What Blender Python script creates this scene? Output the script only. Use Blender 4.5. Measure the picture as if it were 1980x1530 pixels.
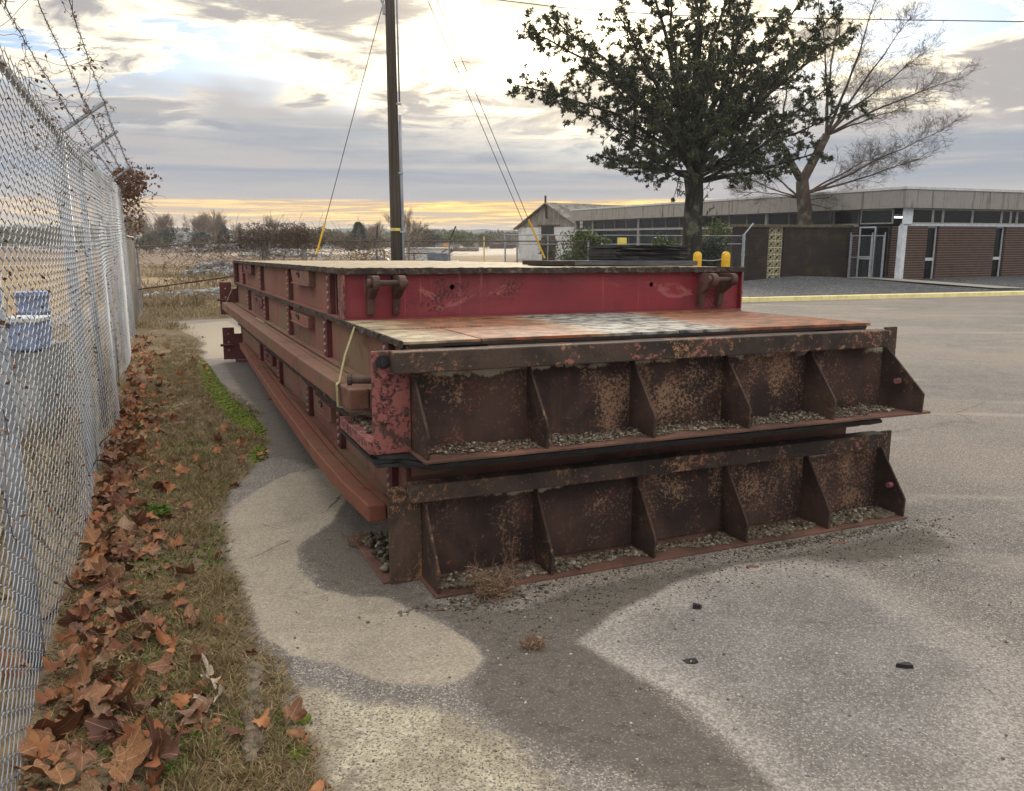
import bpy, bmesh, math, random
import numpy as np
from mathutils import Vector, Matrix

for _o in list(bpy.data.objects):
    bpy.data.objects.remove(_o, do_unlink=True)
scene = bpy.context.scene
COL = scene.collection
R = random.Random(7)
NR = np.random.default_rng(11)

# ------------------------------------------------------------------ camera
CAM_H, PITCH, FPX = 1.6446, -0.19211, 1568.05          # metres, radians, focal length in px of a 1980 px wide picture
cam = bpy.data.cameras.new('camera')
cam.sensor_fit = 'HORIZONTAL'; cam.sensor_width = 36.0
cam.lens = 36.0 * FPX / 1980.0
cam.clip_start = 0.05; cam.clip_end = 6000
cam_o = bpy.data.objects.new('camera', cam); COL.objects.link(cam_o)
cam_o.location = (0, 0, CAM_H)
cam_o.rotation_euler = (math.pi / 2 + PITCH, 0, 0)
scene.camera = cam_o

# ------------------------------------------------------------------ light
SUN_AZ, SUN_EL = math.radians(5), math.radians(17)      # azimuth measured from +Y towards +X
SUN_STRENGTH, SUN_ANGLE = 1.5, 12.0
SKY_BLUE = 0.11
EXPOSURE = 0.48
scene.view_settings.view_transform = 'Standard'
scene.view_settings.look = 'None'
scene.view_settings.gamma = 1.0
scene.view_settings.use_curve_mapping = False
scene.view_settings.exposure = EXPOSURE
scene.render.engine = 'CYCLES'
scene.cycles.max_bounces = 6
scene.cycles.transparent_max_bounces = 12
scene.cycles.use_denoising = True


class NT:
    """small helper for writing node trees"""
    def __init__(s, tree):
        s.t = tree; s.n = tree.nodes; s.l = tree.links
        s.n.clear()

    def node(s, typ, **kw):
        nd = s.n.new(typ)
        for k, v in kw.items():
            setattr(nd, k, v)
        return nd

    def put(s, sock, v):
        if v is None:
            return
        if isinstance(v, bpy.types.NodeSocket):
            s.l.new(v, sock)
        else:
            if sock.type == 'RGBA' and not hasattr(v, '__len__'):
                v = (v, v, v, 1)
            elif sock.type == 'RGBA' and len(v) == 3:
                v = (*v, 1)
            elif sock.type == 'VECTOR' and not hasattr(v, '__len__'):
                v = (v, v, v)
            sock.default_value = v

    def coord(s, which='Object'):
        return s.node('ShaderNodeTexCoord').outputs[which]

    def mapping(s, vec, scale=(1, 1, 1), loc=(0, 0, 0), rot=(0, 0, 0)):
        m = s.node('ShaderNodeMapping')
        s.put(m.inputs[0], vec); m.inputs[1].default_value = loc
        m.inputs[2].default_value = rot; m.inputs[3].default_value = scale
        return m.outputs[0]

    def noise(s, vec, scale=5, detail=4, rough=.55, dist=0.0, color=False):
        m = s.node('ShaderNodeTexNoise')
        s.put(m.inputs['Vector'], vec); m.inputs['Scale'].default_value = scale
        m.inputs['Detail'].default_value = detail; m.inputs['Roughness'].default_value = rough
        m.inputs['Distortion'].default_value = dist
        return m.outputs['Color' if color else 'Fac']

    def voronoi(s, vec, scale=5, feature='F1', out='Distance', rnd=1.0):
        m = s.node('ShaderNodeTexVoronoi', feature=feature)
        s.put(m.inputs['Vector'], vec); m.inputs['Scale'].default_value = scale
        m.inputs['Randomness'].default_value = rnd
        return m.outputs[out]

    def math(s, op, a, b=None, c=None, clamp=False):
        m = s.node('ShaderNodeMath', operation=op, use_clamp=clamp)
        s.put(m.inputs[0], a); s.put(m.inputs[1], b); s.put(m.inputs[2], c)
        return m.outputs[0]

    def step(s, v, lo, hi, a=0.0, b=1.0):
        """smooth step from a to b as v goes lo..hi"""
        m = s.node('ShaderNodeMapRange', interpolation_type='SMOOTHSTEP', clamp=True)
        s.put(m.inputs[0], v)
        m.inputs[1].default_value = lo; m.inputs[2].default_value = hi
        m.inputs[3].default_value = a; m.inputs[4].default_value = b
        return m.outputs[0]

    def mix(s, f, a, b, mode='MIX'):
        m = s.node('ShaderNodeMix', data_type='RGBA', blend_type=mode, clamp_factor=True)
        s.put(m.inputs[0], f); s.put(m.inputs[6], a); s.put(m.inputs[7], b)
        return m.outputs[2]

    def sep(s, v):
        m = s.node('ShaderNodeSeparateXYZ'); s.put(m.inputs[0], v); return m.outputs

    def comb(s, x, y, z):
        m = s.node('ShaderNodeCombineXYZ')
        s.put(m.inputs[0], x); s.put(m.inputs[1], y); s.put(m.inputs[2], z)
        return m.outputs[0]

    def ramp(s, f, stops, interp='LINEAR'):
        m = s.node('ShaderNodeValToRGB'); cr = m.color_ramp; cr.interpolation = interp
        while len(cr.elements) < len(stops):
            cr.elements.new(0.5)
        for e, (p, c) in zip(cr.elements, stops):
            e.position = p; e.color = (*c, 1) if hasattr(c, '__len__') else (c, c, c, 1)
        s.put(m.inputs[0], f)
        return m.outputs[0]

    def attr(s, name, out='Fac'):
        m = s.node('ShaderNodeAttribute', attribute_name=name); return m.outputs[out]

    def bump(s, h, strength=.4, dist=.01, normal=None):
        m = s.node('ShaderNodeBump')
        m.inputs['Strength'].default_value = strength; m.inputs['Distance'].default_value = dist
        s.put(m.inputs['Height'], h); s.put(m.inputs['Normal'], normal)
        return m.outputs[0]

    def rand(s):
        return s.node('ShaderNodeObjectInfo').outputs['Random']

    def principled(s, color, rough=.7, normal=None, metal=0.0, spec=.5, **kw):
        m = s.node('ShaderNodeBsdfPrincipled')
        s.put(m.inputs['Base Color'], color); s.put(m.inputs['Roughness'], rough)
        s.put(m.inputs['Normal'], normal); s.put(m.inputs['Metallic'], metal)
        s.put(m.inputs['Specular IOR Level'], spec)
        for k, v in kw.items():
            s.put(m.inputs[k], v)
        o = s.node('ShaderNodeOutputMaterial'); s.l.new(m.outputs[0], o.inputs[0])
        return m


def C(r, g, b, k=1.0):
    """sRGB 0-255 to linear"""
    f = lambda v: (v / 255 / 12.92) if v <= 10 else (((v / 255) + .055) / 1.055) ** 2.4
    return tuple(min(f(v) * k, 1.0) for v in (r, g, b))


def new_mat(name):
    m = bpy.data.materials.new(name); m.use_nodes = True
    return m, NT(m.node_tree)


# ------------------------------------------------------------------ sky
def build_world():
    w = bpy.data.worlds.new('World'); scene.world = w; w.use_nodes = True
    T = NT(w.node_tree)
    d = T.coord('Generated')
    X, Y, Z = T.sep(d)
    sky = T.node('ShaderNodeTexSky', sky_type='NISHITA', sun_disc=False)
    sky.sun_elevation = SUN_EL; sky.sun_rotation = SUN_AZ
    sky.air_density = 1.0; sky.dust_density = 1.0; sky.ozone_density = 1.5
    sd = Vector((math.sin(SUN_AZ) * math.cos(SUN_EL), math.cos(SUN_AZ) * math.cos(SUN_EL), math.sin(SUN_EL)))
    vm = T.node('ShaderNodeVectorMath', operation='DOT_PRODUCT')
    T.put(vm.inputs[0], d); vm.inputs[1].default_value = sd
    cs = T.math('MAXIMUM', vm.outputs['Value'], 0.0)
    zc = T.math('MAXIMUM', Z, 0.0)
    den = T.math('ADD', zc, 0.10)
    u = T.math('DIVIDE', X, den); v = T.math('DIVIDE', Y, den)
    uv = T.comb(u, v, 0.0)
    big = T.noise(T.mapping(uv, (.85, .75, 1), (5.3, 3.9, 0)), 1.0, 3, .5, .3)
    med = T.noise(T.mapping(uv, (2.4, 2.7, 1), (7.4, 2.2, 0)), 1.0, 9, .64, .5)
    dens = T.math('ADD', T.math('MULTIPLY', big, .47), T.math('MULTIPLY', med, .53))
    az = T.math('ARCTAN2', X, Y)
    streak = T.noise(T.comb(T.math('MULTIPLY', az, 2.6), T.math('MULTIPLY', zc, 46.0), 2.0), 1.0, 6, .55, .6)
    fine = T.noise(T.comb(T.math('MULTIPLY', az, 7.0), T.math('MULTIPLY', zc, 170.0), 5.0), 1.0, 6, .6, .9)
    # glow of the hidden sun
    g1 = T.math('POWER', cs, 110.0); g2 = T.math('POWER', cs, 16.0)
    thin = T.step(dens, .40, .62, 1.0, .12)
    glow = T.math('ADD', T.math('MULTIPLY', T.math('MULTIPLY', g1, 3.2), thin), T.math('MULTIPLY', T.math('MULTIPLY', g2, .22), thin))
    # broken cloud deck above, with lit rims, grey hearts and blue gaps
    edge = T.step(dens, .43, .485)                      # 0 gap .. 1 cloud
    heart = T.step(dens, .47, .55)
    lit = T.mix(T.math('MULTIPLY', g2, 1.0), (.92, .84, .68), (1.55, 1.28, .84))
    grey = T.mix(g2, (.34, .33, .335), (.46, .40, .345))
    cl = T.mix(heart, lit, grey)
    blue = T.mix(1.0, T.mix(.5, sky.outputs[0], (1.9, 3.3, 5.6)), (SKY_BLUE,) * 3, 'MULTIPLY')
    upper = T.mix(edge, blue, cl)
    # higher up the deck is thin and bright
    upper = T.mix(T.step(Z, .22, .7), upper, T.mix(heart, (1.40, 1.33, 1.20), (1.06, 1.04, 1.02)))
    # the flat grey-blue layer under it
    low = T.mix(T.step(streak, .38, .62), (.395, .375, .375), (.275, .30, .345))
    low = T.mix(T.step(zc, .035, .075, .75, 0), low, (.43, .395, .375))
    layer = T.math('ADD', zc, T.math('MULTIPLY', T.math('SUBTRACT', big, .5), .16))
    layer = T.math('ADD', layer, T.math('MULTIPLY', T.math('SUBTRACT', streak, .5), .05))
    col = T.mix(T.step(layer, .115, .165), low, upper)
    # the gold break just over the horizon
    gb = T.math('ADD', zc, T.math('MULTIPLY', T.math('SUBTRACT', streak, .5), .012))
    band = T.math('MULTIPLY', T.step(gb, .006, .015), T.step(gb, .040, .047, 1, 0))
    faz = T.math('POWER', T.math('MAXIMUM', T.math('COSINE', T.math('SUBTRACT', az, SUN_AZ)), 0.0), 5.0)
    band = T.math('MULTIPLY', band, T.math('MULTIPLY', faz, T.step(fine, .36, .56, .35, 1)))
    gold = T.mix(T.step(fine, .45, .68), (.70, .43, .16), (1.45, .92, .27))
    col = T.mix(band, col, gold)
    col = T.mix(T.step(zc, 0.0, .010, .7, 0), col, (.42, .45, .48))
    add = T.mix(1.0, col, T.mix(1.0, (1.0, .86, .56), T.math('MULTIPLY', glow, T.step(zc, .05, .13)), 'MULTIPLY'), 'ADD')
    add = T.mix(T.step(Z, -.02, 0.0), (.12, .11, .10), add)
    bg = T.node('ShaderNodeBackground'); T.put(bg.inputs[0], add); bg.inputs[1].default_value = 1.0
    o = T.node('ShaderNodeOutputWorld'); T.l.new(bg.outputs[0], o.inputs[0])
    w.cycles.sampling_method = 'MANUAL'; w.cycles.sample_map_resolution = 1024


build_world()
sun = bpy.data.lights.new('sun', 'SUN'); sun.energy = SUN_STRENGTH; sun.angle = math.radians(SUN_ANGLE)
sun.color = (1.0, .89, .72)
sun_o = bpy.data.objects.new('sun', sun); COL.objects.link(sun_o)
sun_o.rotation_euler = (math.pi / 2 - SUN_EL, 0, math.pi - SUN_AZ)
sun_o.location = (4, 30, 20)

# ------------------------------------------------------------------ mesh helpers
class MB:
    def __init__(s):
        s.v = []; s.f = []

    def add(s, vs, fs):
        o = len(s.v); s.v.extend([tuple(p) for p in vs]); s.f.extend([tuple(i + o for i in f) for f in fs]); return s

    def box(s, x0, x1, y0, y1, z0, z1, M=None):
        vs = [(x, y, z) for z in (z0, z1) for y in (y0, y1) for x in (x0, x1)]
        if M is not None:
            vs = [tuple(M @ Vector(p)) for p in vs]
        return s.add(vs, [(0, 2, 3, 1), (4, 5, 7, 6), (0, 1, 5, 4), (2, 6, 7, 3), (0, 4, 6, 2), (1, 3, 7, 5)])

    def prism(s, poly, axis, a, b):
        """poly: 2-D points in the two other axes (in axis order), extruded along axis from a to b"""
        def P(p, t):
            q = list(p); q.insert(axis, t); return tuple(q)
        n = len(poly)
        vs = [P(p, a) for p in poly] + [P(p, b) for p in poly]
        fs = [tuple(range(n))[::-1], tuple(range(n, 2 * n))] + [(i, (i + 1) % n, n + (i + 1) % n, n + i) for i in range(n)]
        return s.add(vs, fs)

    def tube(s, pts, rad, n=6, cap=True):
        pts = [Vector(p) for p in pts]
        if not hasattr(rad, '__len__'):
            rad = [rad] * len(pts)
        base = len(s.v); ref = None
        for i, p in enumerate(pts):
            t = (pts[min(i + 1, len(pts) - 1)] - pts[max(i - 1, 0)])
            if t.length < 1e-9:
                t = Vector((0, 0, 1))
            t.normalize()
            if ref is None:
                ref = Vector((1, 0, 0)) if abs(t.x) < .8 else Vector((0, 1, 0))
            a = ref - t * ref.dot(t)
            if a.length < 1e-6:
                a = t.orthogonal()
            a.normalize(); ref = a; b = t.cross(a)
            for k in range(n):
                th = 2 * math.pi * k / n
                q = p + (a * math.cos(th) + b * math.sin(th)) * rad[i]
                s.v.append((q.x, q.y, q.z))
        for i in range(len(pts) - 1):
            for k in range(n):
                k2 = (k + 1) % n
                s.f.append((base + i * n + k, base + i * n + k2, base + (i + 1) * n + k2, base + (i + 1) * n + k))
        if cap:
            s.f.append(tuple(base + k for k in range(n))[::-1])
            e = base + (len(pts) - 1) * n
            s.f.append(tuple(e + k for k in range(n)))
        return s

    def cyl(s, p0, p1, r, n=16, r1=None):
        return s.tube([p0, p1], [r, r if r1 is None else r1], n)

    def plate_holes(s, u0, u1, z0, z1, y0, y1, holes, n=16):
        """upright plate in the (u,z) plane, thickness y0..y1, with round holes [(u,z,r)]"""
        xs = [u0]
        for (hu, hz, r) in holes:
            xs += [hu - 2.2 * r, hu + 2.2 * r]
        xs.append(u1)
        for i in range(0, len(xs), 2):
            s.box(xs[i], xs[i + 1], y0, y1, z0, z1)
        for (hu, hz, r) in holes:
            a, b = hu - 2.2 * r, hu + 2.2 * r
            inner, outer = [], []
            for k in range(n):
                th = 2 * math.pi * (k + .5) / n
                c_, s_ = math.cos(th), math.sin(th)
                inner.append((hu + r * c_, hz + r * s_))
                tx = (b - hu) / abs(c_) if abs(c_) > 1e-6 else 1e9
                tz = ((z1 - hz) if s_ > 0 else (hz - z0)) / abs(s_) if abs(s_) > 1e-6 else 1e9
                t = min(tx, tz); outer.append((hu + t * c_, hz + t * s_))
            vs = []
            for y in (y0, y1):
                vs += [(p[0], y, p[1]) for p in inner] + [(p[0], y, p[1]) for p in outer]
            fs = []
            for k in range(n):
                k2 = (k + 1) % n
                fs.append((k, k2, n + k2, n + k)); fs.append((2 * n + k, 3 * n + k, 3 * n + k2, 2 * n + k2))
                fs.append((k, 2 * n + k, 2 * n + k2, k2))
            # corner fill triangles where neighbours lie on different sides
            cor = [(a, z0), (b, z0), (b, z1), (a, z1)]
            o = len(vs)
            for y in (y0, y1):
                vs += [(c[0], y, c[1]) for c in cor]
            def ang(p):
                return math.atan2(p[1] - hz, p[0] - hu) % (2 * math.pi)
            for ci, c in enumerate(cor):
                ca = ang(c)
                ks = sorted(range(n), key=lambda k: (ca - ang(outer[k])) % (2 * math.pi))
                k = ks[0]; k2 = (k + 1) % n
                fs.append((n + k, n + k2, o + ci)); fs.append((3 * n + k, o + 4 + ci, 3 * n + k2))
            s.add(vs, fs)
        return s

    def build(s, name, mat, parent=None, smooth=False, bevel=0, seg=1, off=(0, 0, 0), k=1.0):
        me = bpy.data.meshes.new(name)
        vs = s.v
        if off != (0, 0, 0) or k != 1.0:
            vs = [((p[0] - off[0]) * k, (p[1] - off[1]) * k, (p[2] - off[2]) * k) for p in vs]
        me.from_pydata(vs, [], s.f); me.update()
        if mat is not None:
            me.materials.append(mat)
        if smooth:
            me.polygons.foreach_set('use_smooth', [True] * len(me.polygons))
        o = bpy.data.objects.new(name, me); COL.objects.link(o)
        if parent is not None:
            o.parent = parent
        if bevel:
            b = o.modifiers.new('edges', 'BEVEL'); b.width = bevel; b.segments = seg
            b.limit_method = 'ANGLE'; b.angle_limit = math.radians(40)
        return o


def np_mesh(name, V, F, mat, parent=None, smooth=False):
    """V (n,3) float array, F (m,3|4) int array"""
    me = bpy.data.meshes.new(name)
    k = F.shape[1]
    me.vertices.add(len(V)); me.vertices.foreach_set('co', V.astype(np.float32).ravel())
    me.loops.add(F.size); me.loops.foreach_set('vertex_index', F.astype(np.int32).ravel())
    me.polygons.add(len(F)); me.polygons.foreach_set('loop_start', np.arange(0, F.size, k, dtype=np.int32))
    me.update(calc_edges=True); me.validate()
    if smooth:
        me.polygons.foreach_set('use_smooth', np.ones(len(F), dtype=bool))
    if mat is not None:
        me.materials.append(mat)
    o = bpy.data.objects.new(name, me); COL.objects.link(o)
    if parent is not None:
        o.parent = parent
    return o


def empty(name, loc, M=None):
    o = bpy.data.objects.new(name, None); COL.objects.link(o)
    o.empty_display_size = .2
    if M is not None:
        o.matrix_world = M
    elif loc is not None:
        o.location = loc
    return o


def tag(o, label=None, cat=None, group=None, kind=None):
    if label: o['label'] = label
    if cat: o['category'] = cat
    if group: o['group'] = group
    if kind: o['kind'] = kind
    return o


def copy_tree(o, parent=None):
    c = o.copy(); COL.objects.link(c)
    if parent is not None:
        c.parent = parent
    for ch in list(o.children):
        copy_tree(ch, c)
    return c


# ------------------------------------------------------------------ the lie of the land
GA, GB = -0.0027942, -0.0217364


def gz(x, y):
    xx = max(-7.0, min(7.0, x))
    s = y if y < 10 else 15 - 5 * math.exp(-(y - 10) / 5)
    return GA * xx + GB * s


def gz_np(x, y):
    xx = np.clip(x, -7, 7)
    s = np.where(y < 10, y, 15 - 5 * np.exp(-(np.maximum(y, 10) - 10) / 5))
    return GA * xx + GB * s


_cp, _sp = math.cos(PITCH), math.sin(PITCH)


def ray(px, py):
    a, b = (px - 990) / FPX, (765 - py) / FPX
    return Vector((a, _cp - b * _sp, _sp + b * _cp))


def at(px, py, y):
    """the point of the place that lies y metres ahead on that sight line (survey helper)"""
    d = ray(px, py); t = y / d.y
    return Vector((0, 0, CAM_H)) + d * t


def on_ground(px, py):
    d = ray(px, py); t = 3.0
    for _ in range(40):
        p = Vector((0, 0, CAM_H)) + d * t
        t = (CAM_H - gz(p.x, p.y)) / (-d.z)
    p = Vector((0, 0, CAM_H)) + d * t
    return p


# the long axes of stack, fences and building are parallel
E1 = Vector((0.9184, 0.3957, 0)); E2 = Vector((-0.3957, 0.9184, 0))

# ------------------------------------------------------------------ materials
MAT = {}


def rust(key, dark, ochre, paint=None, p_thr=2.0, o_thr=.55, rough=.85, lichen=None, scale=1.0, streak=0.0, pepper=0.0, own=False):
    m, T = new_mat(key)
    v = vz = T.coord('Object')
    if own:      # every plate has weathered in its own way
        rv = T.rand(); q_ = T.node('ShaderNodeVectorMath', operation='ADD'); T.put(q_.inputs[0], v)
        T.put(q_.inputs[1], T.comb(T.math('MULTIPLY', rv, 37.0), T.math('MULTIPLY', rv, 11.0), T.math('MULTIPLY', rv, 23.0))); v = q_.outputs[0]
    if streak:
        vs = T.mapping(v, (1, 1, streak))
    else:
        vs = v
    nA = T.noise(vs, 3.2 * scale, 8, .62, .4); nB = T.noise(v, 17 * scale, 9, .72, .3); nC = T.noise(v, 85 * scale, 3, .6)
    nL = T.noise(T.mapping(v, (1, 1, .7), (4.2, 9.1, 2.2)), 3.4, 5, .6, .5)
    nD = T.noise(T.mapping(v, (1, 1, 1), (1.2, 5.5, 7.7)), 2.1, 6, .62, .6)
    run = T.noise(T.mapping(v, (11, 11, 1.1)), 1.0, 6, .6, .3)
    # near-black scale, brown rust under it, red-brown bleeding, and pale crumbs where it flakes
    base = T.mix(T.step(nD, .38, .66), dark, tuple(min(1, c * 2.3 + g) for c, g in zip(dark, (.022, .010, .004))))
    base = T.mix(T.step(nA, .52, .70, 0, .55), base, tuple(min(1, c * 1.5 + g) for c, g in zip(dark, (.055, .014, .008))))
    base = T.mix(T.step(run, .55, .72, 0, .5), base, tuple(min(1, c * 2.0 + g) for c, g in zip(dark, (.05, .022, .010))))
    base = T.mix(T.math('MULTIPLY', T.step(nC, .35, .62), .35), base, tuple(c * .4 for c in dark))
    o = T.math('ADD', T.math('MULTIPLY', T.math('ADD', nB, T.math('MULTIPLY', nC, .35)), .46), T.math('MULTIPLY', nL, .38))
    if own:
        o = T.math('ADD', o, T.math('MULTIPLY', T.math('SUBTRACT', T.math('FRACT', T.math('MULTIPLY', rv, 7.3)), .5), .032))
    och = T.step(o, o_thr - .012, o_thr + .050)
    ocol = T.mix(T.step(nC, .35, .65), tuple(c * .5 for c in ochre), tuple(min(1, c * 1.5) for c in ochre))
    col = T.mix(och, base, ocol)
    h = T.math('ADD', T.math('MULTIPLY', nB, .5), T.math('MULTIPLY', nC, .3))
    if paint is not None:
        pm = T.math('ADD', T.math('MULTIPLY', nA, .5), T.math('MULTIPLY', nB, .5))
        pm = T.step(pm, p_thr - .012, p_thr + .012)
        pcol = T.mix(T.noise(v, 6, 5, .6), tuple(c * .75 for c in paint), tuple(min(1, c * 1.2) for c in paint))
        col = T.mix(pm, col, pcol)
        h = T.math('ADD', h, T.math('MULTIPLY', pm, .8))
    if pepper:
        pk = T.noise(v, 46, 5, .7); pl_ = T.noise(v, 5, 3, .5)
        pkm = T.step(T.math('ADD', T.math('MULTIPLY', pk, .6), T.math('MULTIPLY', pl_, .4)), .53, .56, 0, pepper)
        col = T.mix(pkm, col, C(58, 40, 40)); h = T.math('SUBTRACT', h, T.math('MULTIPLY', pkm, .5))
    if lichen is not None:
        # pale scale and lichen hanging along the upper edge of the plate
        z = T.sep(vz)[2]
        lm = T.math('ADD', T.step(z, lichen - .13, lichen, 0, .30), T.math('MULTIPLY', T.noise(T.mapping(v, (1, 1, .6), (1.3, 0, 0)), 5, 8, .7), .62))
        lm = T.math('MULTIPLY', T.math('MULTIPLY', T.step(lm, .53, .575), T.step(T.noise(T.mapping(v, (1, 1, 1), (7.7, 0, 3.1)), 2.2, 3, .5), .47, .56)), T.step(z, lichen - .13, lichen - .10))
        col = T.mix(lm, col, T.mix(nB, C(120, 105, 80, .9), C(205, 198, 180, .9)))
        h = T.math('ADD', h, lm)
    T.principled(col, rough, T.bump(h, .55, .006), 0.0, .35)
    MAT[key] = m
    return m


def simple(key, a, b=None, scale=8, rough=.8, bump=.15, dist=.004, metal=0.0, spec=.4, detail=6, which='Object', stretch=(1, 1, 1), lo=.35, hi=.65):
    m, T = new_mat(key)
    v = T.mapping(T.coord(which), stretch)
    n = T.noise(v, scale, detail, .62, .2)
    col = T.mix(T.step(n, lo, hi), a, b if b is not None else tuple(c * .8 for c in a))
    T.principled(col, rough, T.bump(T.noise(v, scale * 5, 5, .65), bump, dist) if bump else None, metal, spec)
    MAT[key] = m
    return m


DK = C(44, 33, 33)
rust('rusty_back_plate', C(46, 36, 37), C(150, 98, 62), None, 2, .535, .85, lichen=None)
rust('rusty_gusset', C(47, 36, 33), C(116, 86, 64), C(128, 72, 66), .61, .545, .8, scale=1.8)
rust('rusty_bar', C(47, 40, 37), C(140, 106, 80), C(150, 98, 88), .58, .535, .8, streak=1.6, scale=1.6)
rust('peeling_pink_paint', C(64, 48, 45), C(140, 100, 78), C(148, 90, 87), .475, .585, .7, scale=1.7, pepper=.95)
rust('rusty_corner_plate', C(62, 50, 44), C(142, 108, 78), C(140, 84, 78), .63, .52, .85, scale=2.2)
rust('rusty_shelf', C(84, 60, 52), C(124, 88, 66), C(108, 74, 62), .60, .57, .8, scale=1.6)
rust('old_clevis', C(70, 54, 50), C(124, 92, 74), C(130, 68, 66), .555, .6, .7, scale=1.6)


def side_paint(key, a, b, alga, amt, dirt=.5):
    """faded red paint with rain streaks and a green film of algae"""
    m, T = new_mat(key)
    v = T.coord('Object')
    st = T.noise(T.mapping(v, (9, 9, .7)), 1.0, 7, .6, .2)
    bigv = T.noise(T.mapping(v, (1.1, 1.1, 2.2)), 1.0, 4, .6)
    col = T.mix(T.step(st, .3, .7), a, b)
    col = T.mix(T.math('MULTIPLY', T.step(T.math('ADD', T.math('MULTIPLY', st, .5), T.math('MULTIPLY', bigv, .5)), .42, .60), amt), col, alga)
    sp = T.noise(v, 40, 5, .7)
    col = T.mix(T.step(sp, .64, .70, 0, dirt), col, C(60, 44, 38))
    sm = T.math('MULTIPLY', T.step(T.noise(v, 3.3, 7, .7, .8), .52, .64), .5)
    col = T.mix(sm, col, tuple(c * .45 for c in b))
    T.principled(col, .75, T.bump(sp, .2, .002), 0, .35)
    MAT[key] = m


side_paint('faded_side_paint', C(140, 84, 76), C(116, 64, 60), C(122, 100, 78), .65)
side_paint('faded_side_paint_green', C(138, 92, 82), C(114, 76, 68), C(118, 104, 74), .8)
side_paint('lower_side_paint', C(136, 88, 78), C(114, 76, 68), C(122, 108, 86), .55)
side_paint('rail_paint_faded', C(126, 82, 70), C(104, 70, 62), C(112, 96, 68), .5)
side_paint('rail_paint_terracotta', C(126, 70, 58), C(108, 62, 52), C(112, 96, 60), .35)
simple('dark_red_steel', C(100, 50, 50), C(80, 42, 42), 10, .7, .15)
simple('pale_bolt', C(176, 150, 138), C(140, 112, 102), 30, .5, .1)
simple('weathered_post', C(176, 174, 168), C(132, 128, 120), 7, .8, .2)

# the crimson end of the top platform: drips, scuffs and peppered rust
m, T = new_mat('crimson_end_paint')
v = T.coord('Object')
n1 = T.noise(v, 2.2, 6, .6, .3)
col = T.mix(T.step(n1, .3, .7), C(138, 44, 56), C(116, 42, 50))
drip = T.noise(T.mapping(v, (26, 1, .9)), 1.0, 5, .6)
chalk = T.noise(T.mapping(v, (1.2, 1, 3.0), (2.2, 0, 0)), 1.0, 7, .65, .6)
col = T.mix(T.step(chalk, .46, .68, 0, .3), col, C(150, 78, 84))
col = T.mix(T.step(drip, .60, .68, 0, .4), col, C(178, 118, 116))
col = T.mix(T.step(T.noise(T.mapping(v, (17, 1, .6), (3, 0, 0)), 1.0, 5, .6), .62, .70, 0, .5), col, C(84, 36, 42))
sc = T.noise(T.mapping(v, (2.6, 1, 7.0), (0, 0, 0), (0, .35, 0)), 1.0, 7, .65, 1.2)
zz = T.sep(v)[2]
col = T.mix(T.math('MULTIPLY', T.step(sc, .60, .66, 0, .5), T.step(zz, .19, .24, 1, 0)), col, C(170, 112, 110))
pep = T.noise(v, 60, 6, .75)
pl = T.noise(v, 3.0, 3, .5)
pepm = T.step(T.math('ADD', T.math('MULTIPLY', pep, .6), T.math('MULTIPLY', pl, .4)), .565, .60)
col = T.mix(pepm, col, C(70, 36, 38))
col = T.mix(T.step(zz, .0, .05, .35, 0), col, C(90, 40, 42))
T.principled(col, .55, T.bump(pepm, .25, .002), 0, .45)
MAT['crimson_end_paint'] = m


def deck(key, worn):
    m, T = new_mat(key)
    v = T.coord('Object')
    x, y, z = T.sep(v)
    # raised tread lozenges
    t1 = T.math('SINE', T.math('MULTIPLY', T.math('ADD', x, y), 115.0)); t2 = T.math('SINE', T.math('MULTIPLY', T.math('SUBTRACT', x, y), 115.0))
    tread = T.step(T.math('MULTIPLY', t1, t2), .45, .8)
    n1 = T.noise(v, 1.4, 6, .6, .4); n2 = T.noise(v, 9, 8, .65); n3 = T.noise(v, 60, 4, .6)
    cream = T.mix(T.step(n2, .35, .65), C(188, 174, 144), C(136, 122, 100))
    grey = T.mix(T.step(n2, .38, .62), C(172, 172, 166), C(92, 90, 92))
    orange = T.mix(T.step(n2, .35, .65), C(160, 94, 58), C(96, 64, 48))
    if worn:
        xx = T.math('ADD', x, T.math('MULTIPLY', T.math('SUBTRACT', n1, .5), .7))
        o1 = T.math('MULTIPLY', T.step(xx, .05, .40), T.step(xx, .85, 1.2, 1, 0))
        o2 = T.math('MULTIPLY', T.step(xx, 1.75, 2.1), T.step(xx, 2.95, 3.15, 1, 0))
        g = T.math('MULTIPLY', T.step(xx, .95, 1.25), T.step(xx, 1.8, 2.1, 1, 0))
        dk = T.math('MULTIPLY', g, T.step(n2, .50, .62, 0, .8))
        col = T.mix(g, cream, grey); col = T.mix(dk, col, C(62, 62, 68))
        om = T.math('MAXIMUM', o1, o2)
        col = T.mix(T.math('MULTIPLY', om, T.step(tread, .2, .9, 1, .55)), col, orange)
    else:
        col = T.mix(T.step(n1, .45, .7, 0, .5), cream, C(150, 120, 92))
        col = T.mix(T.step(n2, .6, .68, 0, .5), col, C(96, 84, 74))
    grime = T.step(T.noise(v, 5.5, 8, .7, .6), .50, .66, 0, .6)
    col = T.mix(grime, col, C(92, 80, 68))
    col = T.mix(T.step(n3, .60, .70, 0, .5), col, C(60, 52, 46))
    T.principled(T.mix(1.0, col, (.80, .78, .76), 'MULTIPLY'), T.math('ADD', .55, T.math('MULTIPLY', n2, .25)), T.bump(T.math('ADD', T.math('MULTIPLY', tread, .8), T.math('MULTIPLY', n3, .3)), .5, .004), 0.0, .35)
    MAT[key] = m


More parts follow.
